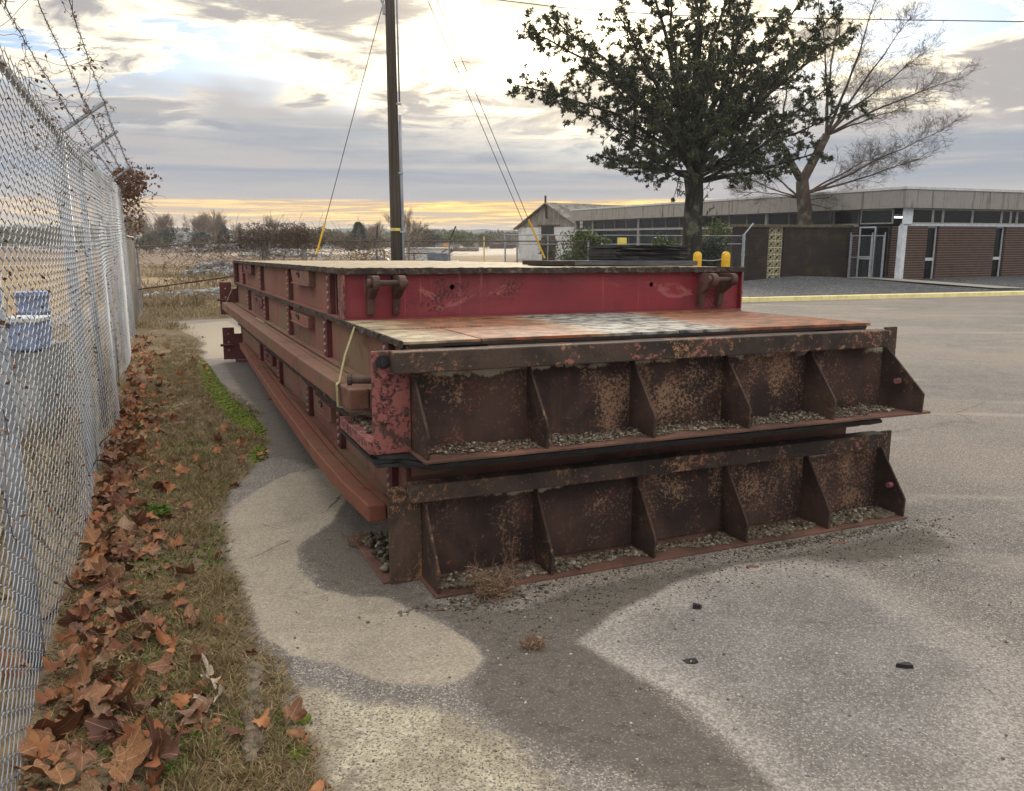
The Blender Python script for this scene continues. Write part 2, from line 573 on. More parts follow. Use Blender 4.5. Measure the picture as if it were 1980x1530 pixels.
deck('deck_worn', True)
deck('deck_cream', False)
simple('crusty_deck_edge', C(66, 58, 54), C(120, 110, 98), 24, .95, .9, .012, lo=.5, hi=.72)
simple('black_rubber', C(36, 36, 38), C(62, 62, 64), 14, .6, .3, .003, lo=.45, hi=.8)
simple('grey_timber', C(96, 96, 100), C(66, 66, 70), 6, .8, .4, .004, stretch=(1, 8, 12))
simple('yellow_paint', C(232, 186, 40), C(214, 164, 30), 5, .5, .05)
simple('faded_yellow_paint', C(222, 204, 110), C(196, 180, 96), 5, .6, .1)
simple('strap_webbing', C(168, 158, 118), C(142, 132, 98), 60, .8, .3, .002)
simple('galvanised', C(172, 178, 186), C(146, 152, 162), 9, .5, .1, .002, metal=.15, spec=.5)
simple('galvanised_wire', C(160, 165, 174), C(132, 137, 146), 3, .55, 0, metal=0, spec=.4)
simple('old_wire', C(112, 104, 98), C(84, 76, 70), 3, .6, 0, metal=.2)
simple('barbed_steel', C(96, 88, 88), C(70, 60, 58), 5, .6, 0, metal=.3)
simple('pebble', C(150, 144, 132), C(112, 106, 96), 9, .85, .2)
simple('pipe_grey', C(150, 154, 166), C(128, 132, 146), 3, .5, .05)


def stone_mat(key, cols, rough=.85):
    m, T = new_mat(key)
    # colour by piece: every stone carries its own random value
    col = T.ramp(T.attr('tone'), [(i / (len(cols) - 1), c) for i, c in enumerate(cols)])
    n = T.noise(T.coord('Object'), 60, 4, .6)
    col = T.mix(T.math('MULTIPLY', n, .5), col, tuple(c * .5 for c in cols[0]))
    T.principled(col, rough, T.bump(n, .3, .003), 0, .3)
    MAT[key] = m


stone_mat('pale_gravel', [C(58, 50, 44), C(92, 84, 72), C(126, 118, 102), C(104, 92, 78), C(176, 168, 152)])
stone_mat('rubble_grey', [C(112, 112, 114), C(150, 152, 156), C(186, 190, 196), C(134, 126, 116)])
stone_mat('dark_chips', [C(34, 32, 32), C(60, 54, 50), C(96, 88, 80)])
stone_mat('litter_bits', [C(58, 44, 34), C(110, 80, 56), C(150, 118, 86), C(92, 74, 58), C(176, 150, 118)])
stone_mat('straw', [C(122, 106, 76), C(160, 140, 102), C(190, 170, 130), C(104, 98, 64)])
stone_mat('dead_stem', [C(120, 92, 78), C(150, 122, 100), C(178, 152, 126), C(132, 110, 84)])
stone_mat('green_weed', [C(72, 96, 38), C(96, 128, 50), C(120, 140, 66)])
stone_mat('moss', [C(76, 90, 26), C(104, 118, 34), C(132, 140, 54)])
stone_mat('field_straw', [C(138, 120, 90), C(160, 140, 106), C(182, 164, 128), C(116, 98, 76)])

# leaves on the ground
m, T = new_mat('dead_leaf')
rnd = T.rand()
col = T.ramp(rnd, [(0, C(146, 98, 70)), (.18, C(168, 118, 82)), (.34, C(112, 66, 52)), (.50, C(180, 126, 80)), (.64, C(132, 90, 68)), (.80, C(102, 60, 54)), (1, C(186, 152, 116))])
v = T.coord('Object')
n = T.noise(v, 30, 5, .6)
col = T.mix(T.math('MULTIPLY', T.step(n, .3, .7), .6), T.mix(1.0, col, (.74, .76, .80), 'MULTIPLY'), C(70, 46, 38))
vein = T.math('ABSOLUTE', T.sep(v)[0])
lx, ly, lz = T.sep(v)
av = T.math('ARCTAN2', lx, T.math('SUBTRACT', ly, .04))
fr_ = T.math('ABSOLUTE', T.math('SUBTRACT', T.math('FRACT', T.math('ADD', T.math('DIVIDE', av, .62), .5)), .5))
vd_ = T.math('MULTIPLY', fr_, T.math('ADD', T.math('ABSOLUTE', T.math('SUBTRACT', ly, .04)), T.math('ABSOLUTE', lx)))
col = T.mix(T.step(vd_, .008, .022, .55, 0), col, C(196, 152, 112))
edge_ = T.noise(v, 5, 6, .7)
col = T.mix(T.step(edge_, .54, .66, 0, .6), col, C(88, 62, 50))
T.principled(col, .62, T.bump(n, .3, .003), 0, .35)
MAT['dead_leaf'] = m


def leaf_mat(key, a, b, rough=.4, trans=0.0):
    m, T = new_mat(key)
    col = T.ramp(T.attr('tone'), [(0, a), (1, b)])
    T.principled(col, rough, None, 0, .5)
    MAT[key] = m


leaf_mat('evergreen_leaf', C(38, 47, 27), C(92, 99, 58), .40)
leaf_mat('vine_leaf_dry', C(80, 56, 40), C(132, 92, 60), .7)
leaf_mat('ivy_leaf', C(46, 66, 26), C(110, 124, 50), .5)
leaf_mat('scrub_leaf', C(70, 72, 52), C(112, 104, 76), .8)
leaf_mat('dark_shrub_leaf', C(28, 40, 26), C(52, 66, 38), .6)


def bark(key, a, b, s=14):
    m, T = new_mat(key)
    v = T.coord('Object')
    n = T.noise(T.mapping(v, (1, 1, .22)), s, 8, .7, .6)
    moss = T.noise(v, 2.2, 5, .6)
    col = T.mix(T.step(n, .35, .65), a, b)
    col = T.mix(T.step(moss, .52, .66, 0, .55), col, C(120, 126, 108))
    T.principled(col, .9, T.bump(n, .9, .03), 0, .2)
    MAT[key] = m


bark('evergreen_bark', C(34, 32, 28), C(70, 66, 58), 7)
bark('bare_bark', C(54, 44, 38), C(88, 74, 64), 9)
bark('loose_bark', C(84, 72, 60), C(142, 128, 112), 24)
leaf_mat('vine_twig', C(72, 58, 50), C(112, 90, 74), .8)
simple('far_bark', C(132, 112, 94), C(104, 90, 76), 2, .9, 0)

m, T = new_mat('pole_wood')
v = T.coord('Object')
n = T.noise(T.mapping(v, (14, 14, .5)), 1.0, 8, .65, .3)
col = T.mix(T.step(n, .3, .7), C(48, 43, 38), C(86, 77, 66))
T.principled(col, .85, T.bump(n, .6, .01), 0, .3)
MAT['pole_wood'] = m


def concrete(key, a, b, stain, amt=.6, scale=1.6):
    m, T = new_mat(key)
    v = T.coord('Object')
    n = T.noise(v, scale * 3, 8, .6); st = T.noise(T.mapping(v, (5, 5, .5)), 1.0, 7, .65, .3)
    col = T.mix(n, a, b)
    col = T.mix(T.step(st, .52, .70, 0, amt), col, stain)
    T.principled(col, .85, T.bump(n, .2, .004), 0, .3)
    MAT[key] = m


concrete('fascia_concrete', C(158, 155, 150), C(130, 127, 123), C(72, 68, 64), .8)
concrete('path_concrete', C(150, 146, 138), C(124, 120, 114), C(96, 92, 88), .4)
simple('white_paint', C(214, 220, 228), C(190, 196, 206), 4, .5, .03)
simple('white_trim', C(200, 206, 212), C(180, 184, 190), 4, .5, .03)
simple('aluminium_frame', C(176, 178, 178), C(150, 152, 152), 5, .45, 0, metal=.3)
simple('dark_frame', C(64, 62, 60), C(48, 46, 46), 5, .6, 0)
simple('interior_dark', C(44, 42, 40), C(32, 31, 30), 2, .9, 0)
simple('interior_tan', C(180, 140, 84), C(150, 112, 66), 2, .9, 0)
simple('roof_felt', C(120, 118, 116), C(100, 98, 96), 3, .9, .1)


def brick(key, a, b, mortar, bw=.2, rh=.075, ms=.01, moss=0.0):
    m, T = new_mat(key)
    v = T.coord('Object'); x, y, z = T.sep(v)
    uvw = T.comb(T.math('ADD', x, y), z, 0.0)
    nd = T.node('ShaderNodeTexBrick')
    T.put(nd.inputs['Vector'], uvw); nd.inputs['Scale'].default_value = 1.0
    nd.inputs['Brick Width'].default_value = bw; nd.inputs['Row Height'].default_value = rh
    nd.inputs['Mortar Size'].default_value = ms * .35; nd.inputs['Mortar Smooth'].default_value = .3
    T.put(nd.inputs['Color1'], a); T.put(nd.inputs['Color2'], b); T.put(nd.inputs['Mortar'], tuple((p + q) / 2 for p, q in zip(a, mortar)))
    # deep-raked bed joints run straight through
    fr = T.math('FRACT', T.math('DIVIDE', z, rh))
    bed = T.math('MULTIPLY', T.step(fr, 0, ms / rh * .5), T.step(fr, ms / rh * 1.5, ms / rh * 2.0, 1, 0))
    n = T.noise(v, 2.5, 5, .6)
    col = T.mix(T.math('MULTIPLY', bed, T.step(n, .3, .6, .6, 1)), nd.outputs['Color'], mortar)
    col = T.mix(T.step(n, .4, .7, 0, .4), col, tuple(c * .5 for c in a))
    if moss:
        ms_ = T.noise(v, 1.3, 6, .6)
        col = T.mix(T.step(ms_, .5, .68, 0, moss), col, C(88, 84, 44))
    T.principled(col, .9, T.bump(T.math('ADD', nd.outputs['Fac'], bed), -.6, .008), 0, .2)
    MAT[key] = m


brick('brick_facade', C(80, 58, 50), C(62, 47, 42), C(128, 112, 104), .26, .11, .016)
brick('brick_screen', C(56, 44, 40), C(42, 35, 33), C(62, 54, 50), .26, .11, .012, .45)
brick('brick_coping', C(110, 100, 84), C(84, 78, 64), C(56, 52, 42), .10, .4, .012, .3)

m, T = new_mat('window_glass')
gl = T.node('ShaderNodeBsdfGlossy'); gl.inputs['Roughness'].default_value = .04; gl.inputs['Color'].default_value = (.5, .52, .54, 1)
tr = T.node('ShaderNodeBsdfTransparent'); tr.inputs['Color'].default_value = (.20, .23, .24, 1)
fr = T.node('ShaderNodeFresnel'); fr.inputs['IOR'].default_value = 1.45
mx = T.node('ShaderNodeMixShader')
T.l.new(fr.outputs[0], mx.inputs[0]); T.l.new(tr.outputs[0], mx.inputs[1]); T.l.new(gl.outputs[0], mx.inputs[2])
o_ = T.node('ShaderNodeOutputMaterial'); T.l.new(mx.outputs[0], o_.inputs[0])
MAT['window_glass'] = m
m, T = new_mat('lamp_light')
em = T.node('ShaderNodeEmission'); em.inputs[0].default_value = (1, .96, .88, 1); em.inputs[1].default_value = 3.0
o_ = T.node('ShaderNodeOutputMaterial'); T.l.new(em.outputs[0], o_.inputs[0])
MAT['lamp_light'] = m
simple('shed_white', C(206, 210, 214), C(176, 178, 180), 1.5, .7, .1, lo=.4, hi=.7)
simple('shed_boards', C(150, 146, 140), C(112, 106, 100), 2.5, .8, .1, stretch=(1, 1, .3))
simple('shed_roof', C(128, 124, 118), C(84, 80, 76), 1.6, .85, .15, lo=.4, hi=.62)
simple('rust_dark', C(84, 58, 46), C(60, 44, 38), 6, .8, .1)
simple('pale_plastic', C(164, 166, 168), C(120, 122, 126), 3, .6, .05)
simple('blue_plastic', C(140, 157, 194), C(118, 136, 176), 3, .45, .05)
simple('grey_drum', C(112, 122, 138), C(84, 92, 106), 3, .5, .05)
simple('orange_machine', C(206, 150, 60), C(170, 118, 50), 3, .6, .05)
simple('kerb_yellow', C(232, 222, 164), C(214, 202, 144), 5, .75, .2, lo=.4, hi=.7)
simple('dark_brown', C(60, 50, 44), C(44, 38, 34), 6, .9, .2)

# ------------------------------------------------------------------ the stack of weighbridge platforms
K = 1.07
SA = Matrix(((0.918305, -0.395864, 0.002793), (0.395716, 0.918116, 0.021731), (-0.011167, -0.01885, 0.99976)))
SORG = Vector((-0.354957, 3.695036, -0.079325))


def sf(u, v, w):
    """platform coordinates (across, back, up) to the place"""
    return SORG + SA @ (Vector((u, v, w)) * K)


def s_root(name, base):
    M = SA.to_4x4(); M.translation = sf(*base)
    return empty(name, None, M)


def sbuild(mb, name, mat, parent, base, **kw):
    return mb.build(name, MAT[mat], parent, off=base, k=K, **kw)


def stones(name, pts, sizes, mat, parent=None, flat=.7, seed=1):
    """many small stones in one mesh; each has its own shape and tone"""
    rg = np.random.default_rng(seed)
    t = (1 + 5 ** .5) / 2
    ico = np.array([(-1, t, 0), (1, t, 0), (-1, -t, 0), (1, -t, 0), (0, -1, t), (0, 1, t), (0, -1, -t), (0, 1, -t), (t, 0, -1), (t, 0, 1), (-t, 0, -1), (-t, 0, 1)]) / 1.9
    fc = np.array([(0, 11, 5), (0, 5, 1), (0, 1, 7), (0, 7, 10), (0, 10, 11), (1, 5, 9), (5, 11, 4), (11, 10, 2), (10, 7, 6), (7, 1, 8), (3, 9, 4), (3, 4, 2), (3, 2, 6), (3, 6, 8), (3, 8, 9), (4, 9, 5), (2, 4, 11), (6, 2, 10), (8, 6, 7), (9, 8, 1)])
    n = len(pts); pts = np.asarray(pts, float); sizes = np.asarray(sizes, float)
    V = ico[None] * (1 + rg.uniform(-.28, .28, (n, 12, 1))) * rg.uniform(.65, 1.25, (n, 1, 3))
    V[:, :, 2] *= flat
    a = rg.uniform(0, 6.28, n); ca, sa = np.cos(a), np.sin(a)
    x = V[:, :, 0] * ca[:, None] - V[:, :, 1] * sa[:, None]; y = V[:, :, 0] * sa[:, None] + V[:, :, 1] * ca[:, None]
    V[:, :, 0] = x; V[:, :, 1] = y
    V = V * sizes[:, None, None] * .5 + pts[:, None, :]
    F = fc[None] + (np.arange(n) * 12)[:, None, None]
    o = np_mesh(name, V.reshape(-1, 3), F.reshape(-1, 3), MAT[mat], parent)
    at_ = o.data.attributes.new('tone', 'FLOAT', 'POINT')
    at_.data.foreach_set('value', np.repeat(rg.uniform(0, 1, n), 12).astype(np.float32))
    return o


def crust(mb, u0, u1, v0, v1, z0, z1, along, n, jit, rr):
    """ragged rubber strip: a box whose faces wander"""
    ring = []
    for i in range(n + 1):
        t = i / n
        a, b = rr.uniform(-jit, jit), rr.uniform(-jit, jit)
        c, d = rr.uniform(-jit, jit) * .6, rr.uniform(-jit, jit) * .6
        if along == 0:
            x = u0 + (u1 - u0) * t
            ring.append([(x, v0 + a, z0 + c), (x, v1, z0), (x, v1, z1), (x, v0 + b, z1 + d)])
        else:
            y = v0 + (v1 - v0) * t
            ring.append([(u0 + a, y, z0 + c), (u1, y, z0), (u1, y, z1), (u0 + b, y, z1 + d)])
    vs = [p for r in ring for p in r]
    fs = []
    for i in range(n):
        for k in range(4):
            k2 = (k + 1) % 4
            fs.append((4 * i + k, 4 * i + k2, 4 * i + 4 + k2, 4 * i + 4 + k))
    fs += [(3, 2, 1, 0), (4 * n, 4 * n + 1, 4 * n + 2, 4 * n + 3)]
    mb.add(vs, fs)


def bolt_mesh():
    b = MB()
    n = 6
    vs = [(0.0, math.cos(math.pi * 2 * k / n) * .015, math.sin(math.pi * 2 * k / n) * .015) for k in range(n)]
    vs += [(-.009, p[1] * .85, p[2] * .85) for p in vs]
    b.add(vs, [tuple(range(n, 2 * n))] + [(k, (k + 1) % n, n + (k + 1) % n, n + k) for k in range(n)])
    me = bpy.data.meshes.new('bolt'); me.from_pydata([(x * K, y * K, z * K) for x, y, z in b.v], [], b.f)
    me.materials.append(MAT['pale_bolt'])
    return me


BOLT = bolt_mesh()


def side_fittings(root, base, z0, z1, vs, uw, mat='dark_red_steel', bolts=5):
    """bolted upright straps on the long left side"""
    for v in vs:
        b = MB(); b.box(uw - .035, uw, v - .055, v + .055, z0, z1)
        st = sbuild(b, 'stiffener', mat, root, base, bevel=.002)
        for i in range(bolts):
            z = z0 + (z1 - z0) * (i + .7) / (bolts + .4)
            o = bpy.data.objects.new('bolt', BOLT); COL.objects.link(o); o.parent = st
            o.location = ((uw - .036 - base[0]) * K, (v - base[1]) * K, (z - base[2]) * K)


def lifting_lug(root, base, v0, v1, z0, z1, uw, mat, out=.06):
    """folded lug standing off the web, with a hooked eye"""
    b = MB(); out *= .62
    poly = [(v1 - .05, z0), (v1 + .03, z1), (v0, z1), (v0, z0)]
    b.prism(poly, 0, uw - out, uw - .001)
    b.box(uw - out - .012, uw - .001, v0 - .01, v1 - .05, z0 - .012, z0 - .001)
    lug = sbuild(b, 'lifting_lug', mat, root, base, bevel=.002)
    e = MB(); vc, zc = v0 * .45 + v1 * .55, z1 - (z1 - z0) * .34
    e.tube([(uw - out - .004, vc + math.cos(a) * .05, zc + math.sin(a) * .018) for a in [i * math.pi / 6 for i in range(0, 9)]], .008, 6)
    sbuild(e, 'eye', 'black_rubber', lug, base)
    return lug


def clevis_lug(root, base, u, th, vw, vf, zc, zb, r):
    """rounded hinge cheek on the end beam: head, neck and a strap running down the plate"""
    poly = [(vw, zc + r * .9), (vf + .03, zc + r)]
    for i in range(0, 9):
        a = math.pi / 2 + math.pi * i / 8 * 1.05
        poly.append((vf + r * math.cos(a), zc + r * math.sin(a)))
    poly += [(vw - .055, zc - r * 2.3), (vw - .035, zb + .01), (vw - .03, zb), (vw, zb)]
    b = MB(); b.prism(poly[::-1], 0, u - th / 2, u + th / 2)
    return sbuild(b, 'hinge_lug', 'old_clevis', root, base, bevel=.004, seg=2)


# ---------------- top platform
def top_platform():
    base = (0.0, 1.52, 1.147)
    r = s_root('weighbridge_platform', base)
    tag(r, 'topmost crimson-ended steel platform, set back on the stack, with pinned hinge lugs', 'steel platform', 'steel weighbridge platforms in the stack')
    u0, u1, v0, v1, z0, z1 = -.08, 2.86, 1.52, 9.11, 1.147, 1.46
    b = MB(); b.plate_holes(u0 + .014, u1 - .014, z0 + .014, z1 - .034, v0 + .035, v0 + .05, [(.617, 1.342, .017), (2.094, 1.342, .017)])
    w = sbuild(b, 'end_beam', 'crimson_end_paint', r, base)
    b = MB(); b.box(u0 + .02, u1 - .02, v0 + .30, v0 + .31, z0 + .02, z1 - .04)
    sbuild(b, 'inner_bulkhead', 'dark_brown', r, base)
    b = MB(); b.box(u0, u1, v0 + .005, v0 + .12, z0, z0 + .013)
    sbuild(b, 'end_flange', 'crimson_end_paint', r, base, bevel=.003)
    b = MB(); b.box(u0, u0 + .013, v0, v0 + .16, z0 + .013, z1 - .032)
    sbuild(b, 'corner_plate', 'peeling_pink_paint', r, base, bevel=.003)
    b = MB(); b.box(u1 - .013, u1, v0, v0 + .16, z0 + .013, z1 - .032)
    sbuild(b, 'corner_plate', 'crimson_end_paint', r, base, bevel=.003)
    # long sides
    uw = u0 + .045
    b = MB(); b.box(uw, uw + .014, v0 + .16, v1, z0 + .014, z1 - .032)
    sbuild(b, 'side_beam', 'faded_side_paint', r, base)
    b = MB(); b.box(u1 - .06, u1 - .046, v0 + .16, v1, z0 + .014, z1 - .032)
    sbuild(b, 'side_beam', 'faded_side_paint', r, base)
    b = MB(); b.box(u0 - .005, u0 + .12, v0 + .12, v1, z0, z0 + .013)
    b.box(u1 - .12, u1 + .005, v0 + .12, v1, z0, z0 + .013)
    sbuild(b, 'bottom_flange', 'faded_side_paint', r, base)
    b = MB(); b.box(u0 + .02, u1 - .02, v1 - .05, v1 - .03, z0 + .014, z1 - .032); b.box(u0 - .01, u0 + .03, v1 - .2, v1, z0, z1 - .03)
    sbuild(b, 'far_end_beam', 'dark_red_steel', r, base)
    side_fittings(r, base, z0 + .015, z1 - .034, (2.04, 3.86, 5.93, 7.99), uw)
    lifting_lug(r, base, 2.72, 3.55, 1.325, 1.425, uw, 'lower_side_paint', .075)
    lifting_lug(r, base, 6.75, 7.7, 1.325, 1.425, uw, 'dark_red_steel', .07)  # far lug takes the darker red: its shade is put into the colour
    # hinge lugs and pins on the end
    for ua, ub in ((.085, .245), (2.50, 2.665)):
        for uu in (ua, ub):
            clevis_lug(r, base, uu, .042, v0 + .036, 1.395, 1.377, 1.182, .043)
        b = MB(); b.cyl((ua - .045, 1.395, 1.377), (ub + .035, 1.395, 1.377), .017, 14)
        b.cyl((ua - .05, 1.395, 1.377), (ua - .03, 1.395, 1.377), .026, 14)
        sbuild(b, 'hinge_pin', 'old_clevis', r, base, smooth=False)
    # deck
    b = MB(); rr = random.Random(3)
    n = 40
    for i in range(n + 1):
        v = v0 + .02 + (v1 - v0 - .03) * i / n
        b.v += [(u0 + .0, v, z1 - .02), (u0 + .0, v, z1 + rr.uniform(-.002, .002)), (u0 + .6, v, z1 + rr.uniform(0, .003)), (1.4, v, z1 + rr.uniform(0, .004)), (u1 - .6, v, z1 + rr.uniform(0, .003)), (u1, v, z1), (u1, v, z1 - .02)]
        if i:
            o = (i - 1) * 7
            b.f += [(o + k, o + k + 1, o + 8 + k, o + 7 + k) for k in range(6)] + [(o + 6, o, o + 7, o + 13)]
    b.f += [(0, 6, 5, 4, 3, 2, 1)]
    sbuild(b, 'deck_plate', 'deck_cream', r, base)
    b = MB(); rr = random.Random(5)
    crust(b, u0 - .008, u1 + .012, v0 - .008, v0 + .019, z1 - .033, z1 + .003, 0, 110, .006, rr)
    sbuild(b, 'deck_edge', 'crusty_deck_edge', r, base)
    b = MB()
    crust(b, u0 - .012, u0 - .002, v0 + .02, v1, z1 - .031, z1 + .003, 1, 160, .006, rr)
    sbuild(b, 'deck_edge', 'crusty_deck_edge', r, base)
    return r


# ---------------- the two lower platforms, each with a gusseted end piece
def end_piece(r, base, b0, du, dv, plate_mat, bend):
    s = .58
    vb = .2 + (dv + .04) * .75                       # face of the back plate
    tip = dv; zt = b0 + .478
    ul, ur = (-.236, 2.952) if b0 > .3 else (-.166, 3.01)
    # shelf
    b = MB(); b.box(du - .02, ur + (.03 if b0 > .3 else -.09), tip - .012, vb - .001, b0, b0 + .013)
    sbuild(b, 'shelf_plate', 'rusty_shelf', r, base, bevel=.002)
    # back plate in bays between the gussets, and a wide bare plate at the left
    b = MB(); b.box(ul, du - .007, vb, vb + .016, b0, zt - .004)
    lp = sbuild(b, 'corner_plate', plate_mat, r, base, bevel=.003)
    us = [du - .006] + [du + s * k for k in range(1, 5)] + [ur - .10]
    for ua, ub in zip(us[:-1], us[1:]):
        b = MB(); b.box(ua + .0005, ub - .0005, vb + .003, vb + .016, b0 + .014, zt - .004)
        sbuild(b, 'back_plate', 'rusty_back_plate_%d' % (1 if b0 > .3 else 0), r, base)
    b = MB(); b.box(ur - .099, ur, vb, vb + .016, b0 + .014, zt + .006)
    sbuild(b, 'corner_plate', 'rusty_corner_plate', r, base, bevel=.003)
    # bar along the top
    bl = -.155 if b0 > .3 else -.082
    bh0, bh1 = b0 + .380, b0 + .476
    if b0 < .3:
        bh0, bh1 = .415, .498
    b = MB(); b.box(bl, ur - .16, vb - .10, vb - .002, bh0, bh1)
    sbuild(b, 'top_bar', 'rusty_bar', r, base, bevel=.006, seg=2)
    # gussets
    rr = random.Random(12 + int(b0 * 10))
    for k in range(6):
        u = du + s * k
        zs = b0 + .014
        prof = [(vb - .003, zs), (tip + .004, zs), (tip, zs + .105 + rr.uniform(-.01, .01)), (tip + .012, zs + .125), (vb - .022, bh0 - .004), (vb - .003, bh0 - .004)]
        th = .013
        g = MB()
        lean = rr.uniform(-.006, .006)
        out = .05 if (bend and k == 5) else 0.0
        n = len(prof)
        vs = []
        for t in (-th / 2, th / 2):
            for (v, z) in prof:
                f = max(0, min(1, (vb - v) / (vb - tip)))
                vs.append((u + t + lean * f + out * f * f, v - (.03 * f if out else 0), z))
        g.add(vs, [tuple(range(n))[::-1], tuple(range(n, 2 * n))] + [(i, (i + 1) % n, n + (i + 1) % n, n + i) for i in range(n)])
        sbuild(g, 'gusset', 'rusty_gusset', r, base, bevel=.002)
    # studs through the last gusset and the wide corner plate
    b = MB(); ug = du + s * 5
    b.cyl((ug - .035, .10 + dv, b0 + .185), (ug - .008, .10 + dv, b0 + .185), .017, 12)
    sbuild(b, 'stud', 'peeling_pink_paint', r, base)
    zs_ = (1.068, 1.005, .935, .871, .804) if b0 > .3 else ()
    for i, z in enumerate(zs_):
        b = MB(); rad = .021 if i == 0 else .0145
        b.cyl((-.183, vb - .001, z), (-.183, vb - .007, z), rad * 1.5, 16); b.cyl((-.183, vb - .007, z), (-.183, vb - .02, z), rad * .85, 6)
        sbuild(b, 'bolt', 'black_rubber' if i == 0 else 'peeling_pink_paint', r, base)
    # flange returning along the left side
    b = MB()
    if b0 > .3:
        b.box(ul - .018, ul + .15, vb + .017, .86, b0 + .0, b0 + .062)
    else:
        b.box(ul - .03, ul + .12, vb + .017, .95, b0, b0 + .012)
    sbuild(b, 'side_flange', 'peeling_pink_paint' if b0 > .3 else 'rusty_shelf', r, base, bevel=.003)
    return vb


def lower_platform(which):
    b0 = .643 if which else 0.0
    du, dv = (-.053, -.04) if which else (0.0, 0.0)
    base = (0.0, .2, b0)
    r = s_root('weighbridge_platform', base)
    if which:
        tag(r, 'middle steel platform of the stack, with strapped rail and rusty gusseted end', 'steel platform', 'steel weighbridge platforms in the stack')
    else:
        tag(r, 'lowest steel platform of the stack, its rusty gusseted end resting on the ground', 'steel platform', 'steel weighbridge platforms in the stack')
    vb = end_piece(r, base, b0, du, dv, 'peeling_pink_paint' if which else 'rusty_corner_plate', which)
    zt = 1.156 if which else .582                 # deck level
    zb = zt - .305
    u0, u1, v0, v1 = (-.08, 2.775, .235, 9.05) if which else (-.06, 2.80, .25, 8.95)
    smat = 'faded_side_paint_green' if which else 'lower_side_paint'
    uw = u0 + .035
    b = MB(); b.box(uw, uw + .014, v0 + .12, v1, zb + .014, zt - .03)
    sbuild(b, 'side_beam', smat, r, base)
    b = MB(); b.box(u1 - .05, u1 - .036, v0 + .12, v1, zb + .014, zt - .03)
    sbuild(b, 'side_beam', smat, r, base)
    b = MB(); b.box(u0 - .02, u0 + .12, v0 + .12, v1, zb, zb + .013); b.box(u1 - .12, u1, v0 + .12, v1, zb, zb + .013)
    sbuild(b, 'bottom_flange', smat, r, base)
    # near end web under the deck, with a slot of shade either side
    b = MB()
    b.box(u0 + .02, u0 + .20, v0 + .018, v0 + .03, zt - .075, zt - .022); b.box(u0 + .42, u1 - .42, v0 + .018, v0 + .03, zt - .06, zt - .022); b.box(u1 - .2, u1 - .02, v0 + .018, v0 + .03, zt - .06, zt - .022)
    b.box(u0 + .02, u1 - .02, v0 + .12, v0 + .135, zb, zt - .02)
    sbuild(b, 'end_beam', 'lower_side_paint', r, base)
    b = MB(); b.box(u0 + .02, u1 - .02, v1 - .03, v1 - .015, zb, zt - .03)
    sbuild(b, 'end_beam', 'dark_red_steel', r, base)
    # deck plates, butted with narrow gaps
    dm = 'deck_worn' if which else 'deck_cream'
    cuts_v = [v0, .86, 1.40, 3.9, 6.4, v1]
    for i in range(len(cuts_v) - 1):
        a, c = cuts_v[i], cuts_v[i + 1]
        cols = [(u0 + .0, .30), (.306, 1.42), (1.426, u1)] if i == 0 else [(u0, .55), (.556, u1)]
        for j, (ua, ub) in enumerate(cols):
            dz = ((i * 3 + j * 5) % 4) * .0016
            b = MB(); b.box(ua, ub, a + .003, c - .003, zt - .02, zt - .006 + dz)
            sbuild(b, 'deck_plate', dm, r, base, bevel=.002)
    rr = random.Random(8 + which)
    b = MB(); crust(b, u0 - .014, u0 - .002, v0 - .004, v1, zt - .03, zt - .001, 1, 200, .006, rr)
    sbuild(b, 'deck_edge', 'crusty_deck_edge', r, base)
    b = MB(); b.box(u0 + .03, u1 - .03, v0 + .004, v0 + .017, zt - .032, zt - .021)
    sbuild(b, 'deck_edge', 'black_rubber', r, base)
    if which:
        side_fittings(r, base, zb + .015, zt - .032, (.56, 2.15, 3.85, 5.54, 7.27), uw)
        lifting_lug(r, base, 2.75, 3.6, 1.015, 1.085, uw, 'faded_side_paint', .075)
        lifting_lug(r, base, 5.7, 6.6, 1.0, 1.08, uw, 'dark_red_steel', .07)
    else:
        side_fittings(r, base, zb + .015, zt - .032, (.62, 1.9, 3.1, 4.8, 6.4), uw)
        lifting_lug(r, base, 2.1, 2.75, .43, .52, uw, 'lower_side_paint', .075)
        lifting_lug(r, base, 5.2, 5.9, .43, .52, uw, 'dark_red_steel', .07)
    # guide rail: an outer tube and an angle behind it
    if which:
        path = [(-.255, .60, .885), (-.272, .94, .885), (-.284, 1.86, .884), (-.284, 4.4, .880), (-.276, 9.0, .878)]
        wd, hg = .098, .105
        rm = 'rail_paint_faded'
    else:
        path = [(-.222, .40, .345), (-.252, .88, .345), (-.258, 1.69, .343), (-.228, 3.75, .341), (-.105, 8.5, .338)]
        wd, hg = .088, .085
        rm = 'rail_paint_terracotta'
    for nm, oa, ob, dz in (('guide_rail', 0.0, wd, 0.0), ('rail_angle', wd + .006, wd + .042, -.004)):
        b = MB()
        for (u, v, z) in path:
            b.v += [(u + oa, v, z - hg), (u + ob, v, z - hg), (u + ob, v, z + dz), (u + oa, v, z + dz)]
        n = len(path)
        for i in range(n - 1):
            o = 4 * i
            b.f += [(o + k, o + 4 + k, o + 4 + (k + 1) % 4, o + (k + 1) % 4) for k in range(4)]
        b.f += [(0, 1, 2, 3), (4 * n - 1, 4 * n - 2, 4 * n - 3, 4 * n - 4)]
        o = sbuild(b, nm, rm, r, base, bevel=.008 if nm == 'guide_rail' else .003, seg=2)
    # brackets that carry the rail
    b = MB()
    for v in (1.2, 4.2, 7.2):
        b.box(path[2][0] + .02, uw - .002, v, v + .07, path[2][2] - hg - .02, path[2][2] - hg - .002)
    sbuild(b, 'rail_bracket', 'dark_red_steel', r, base)
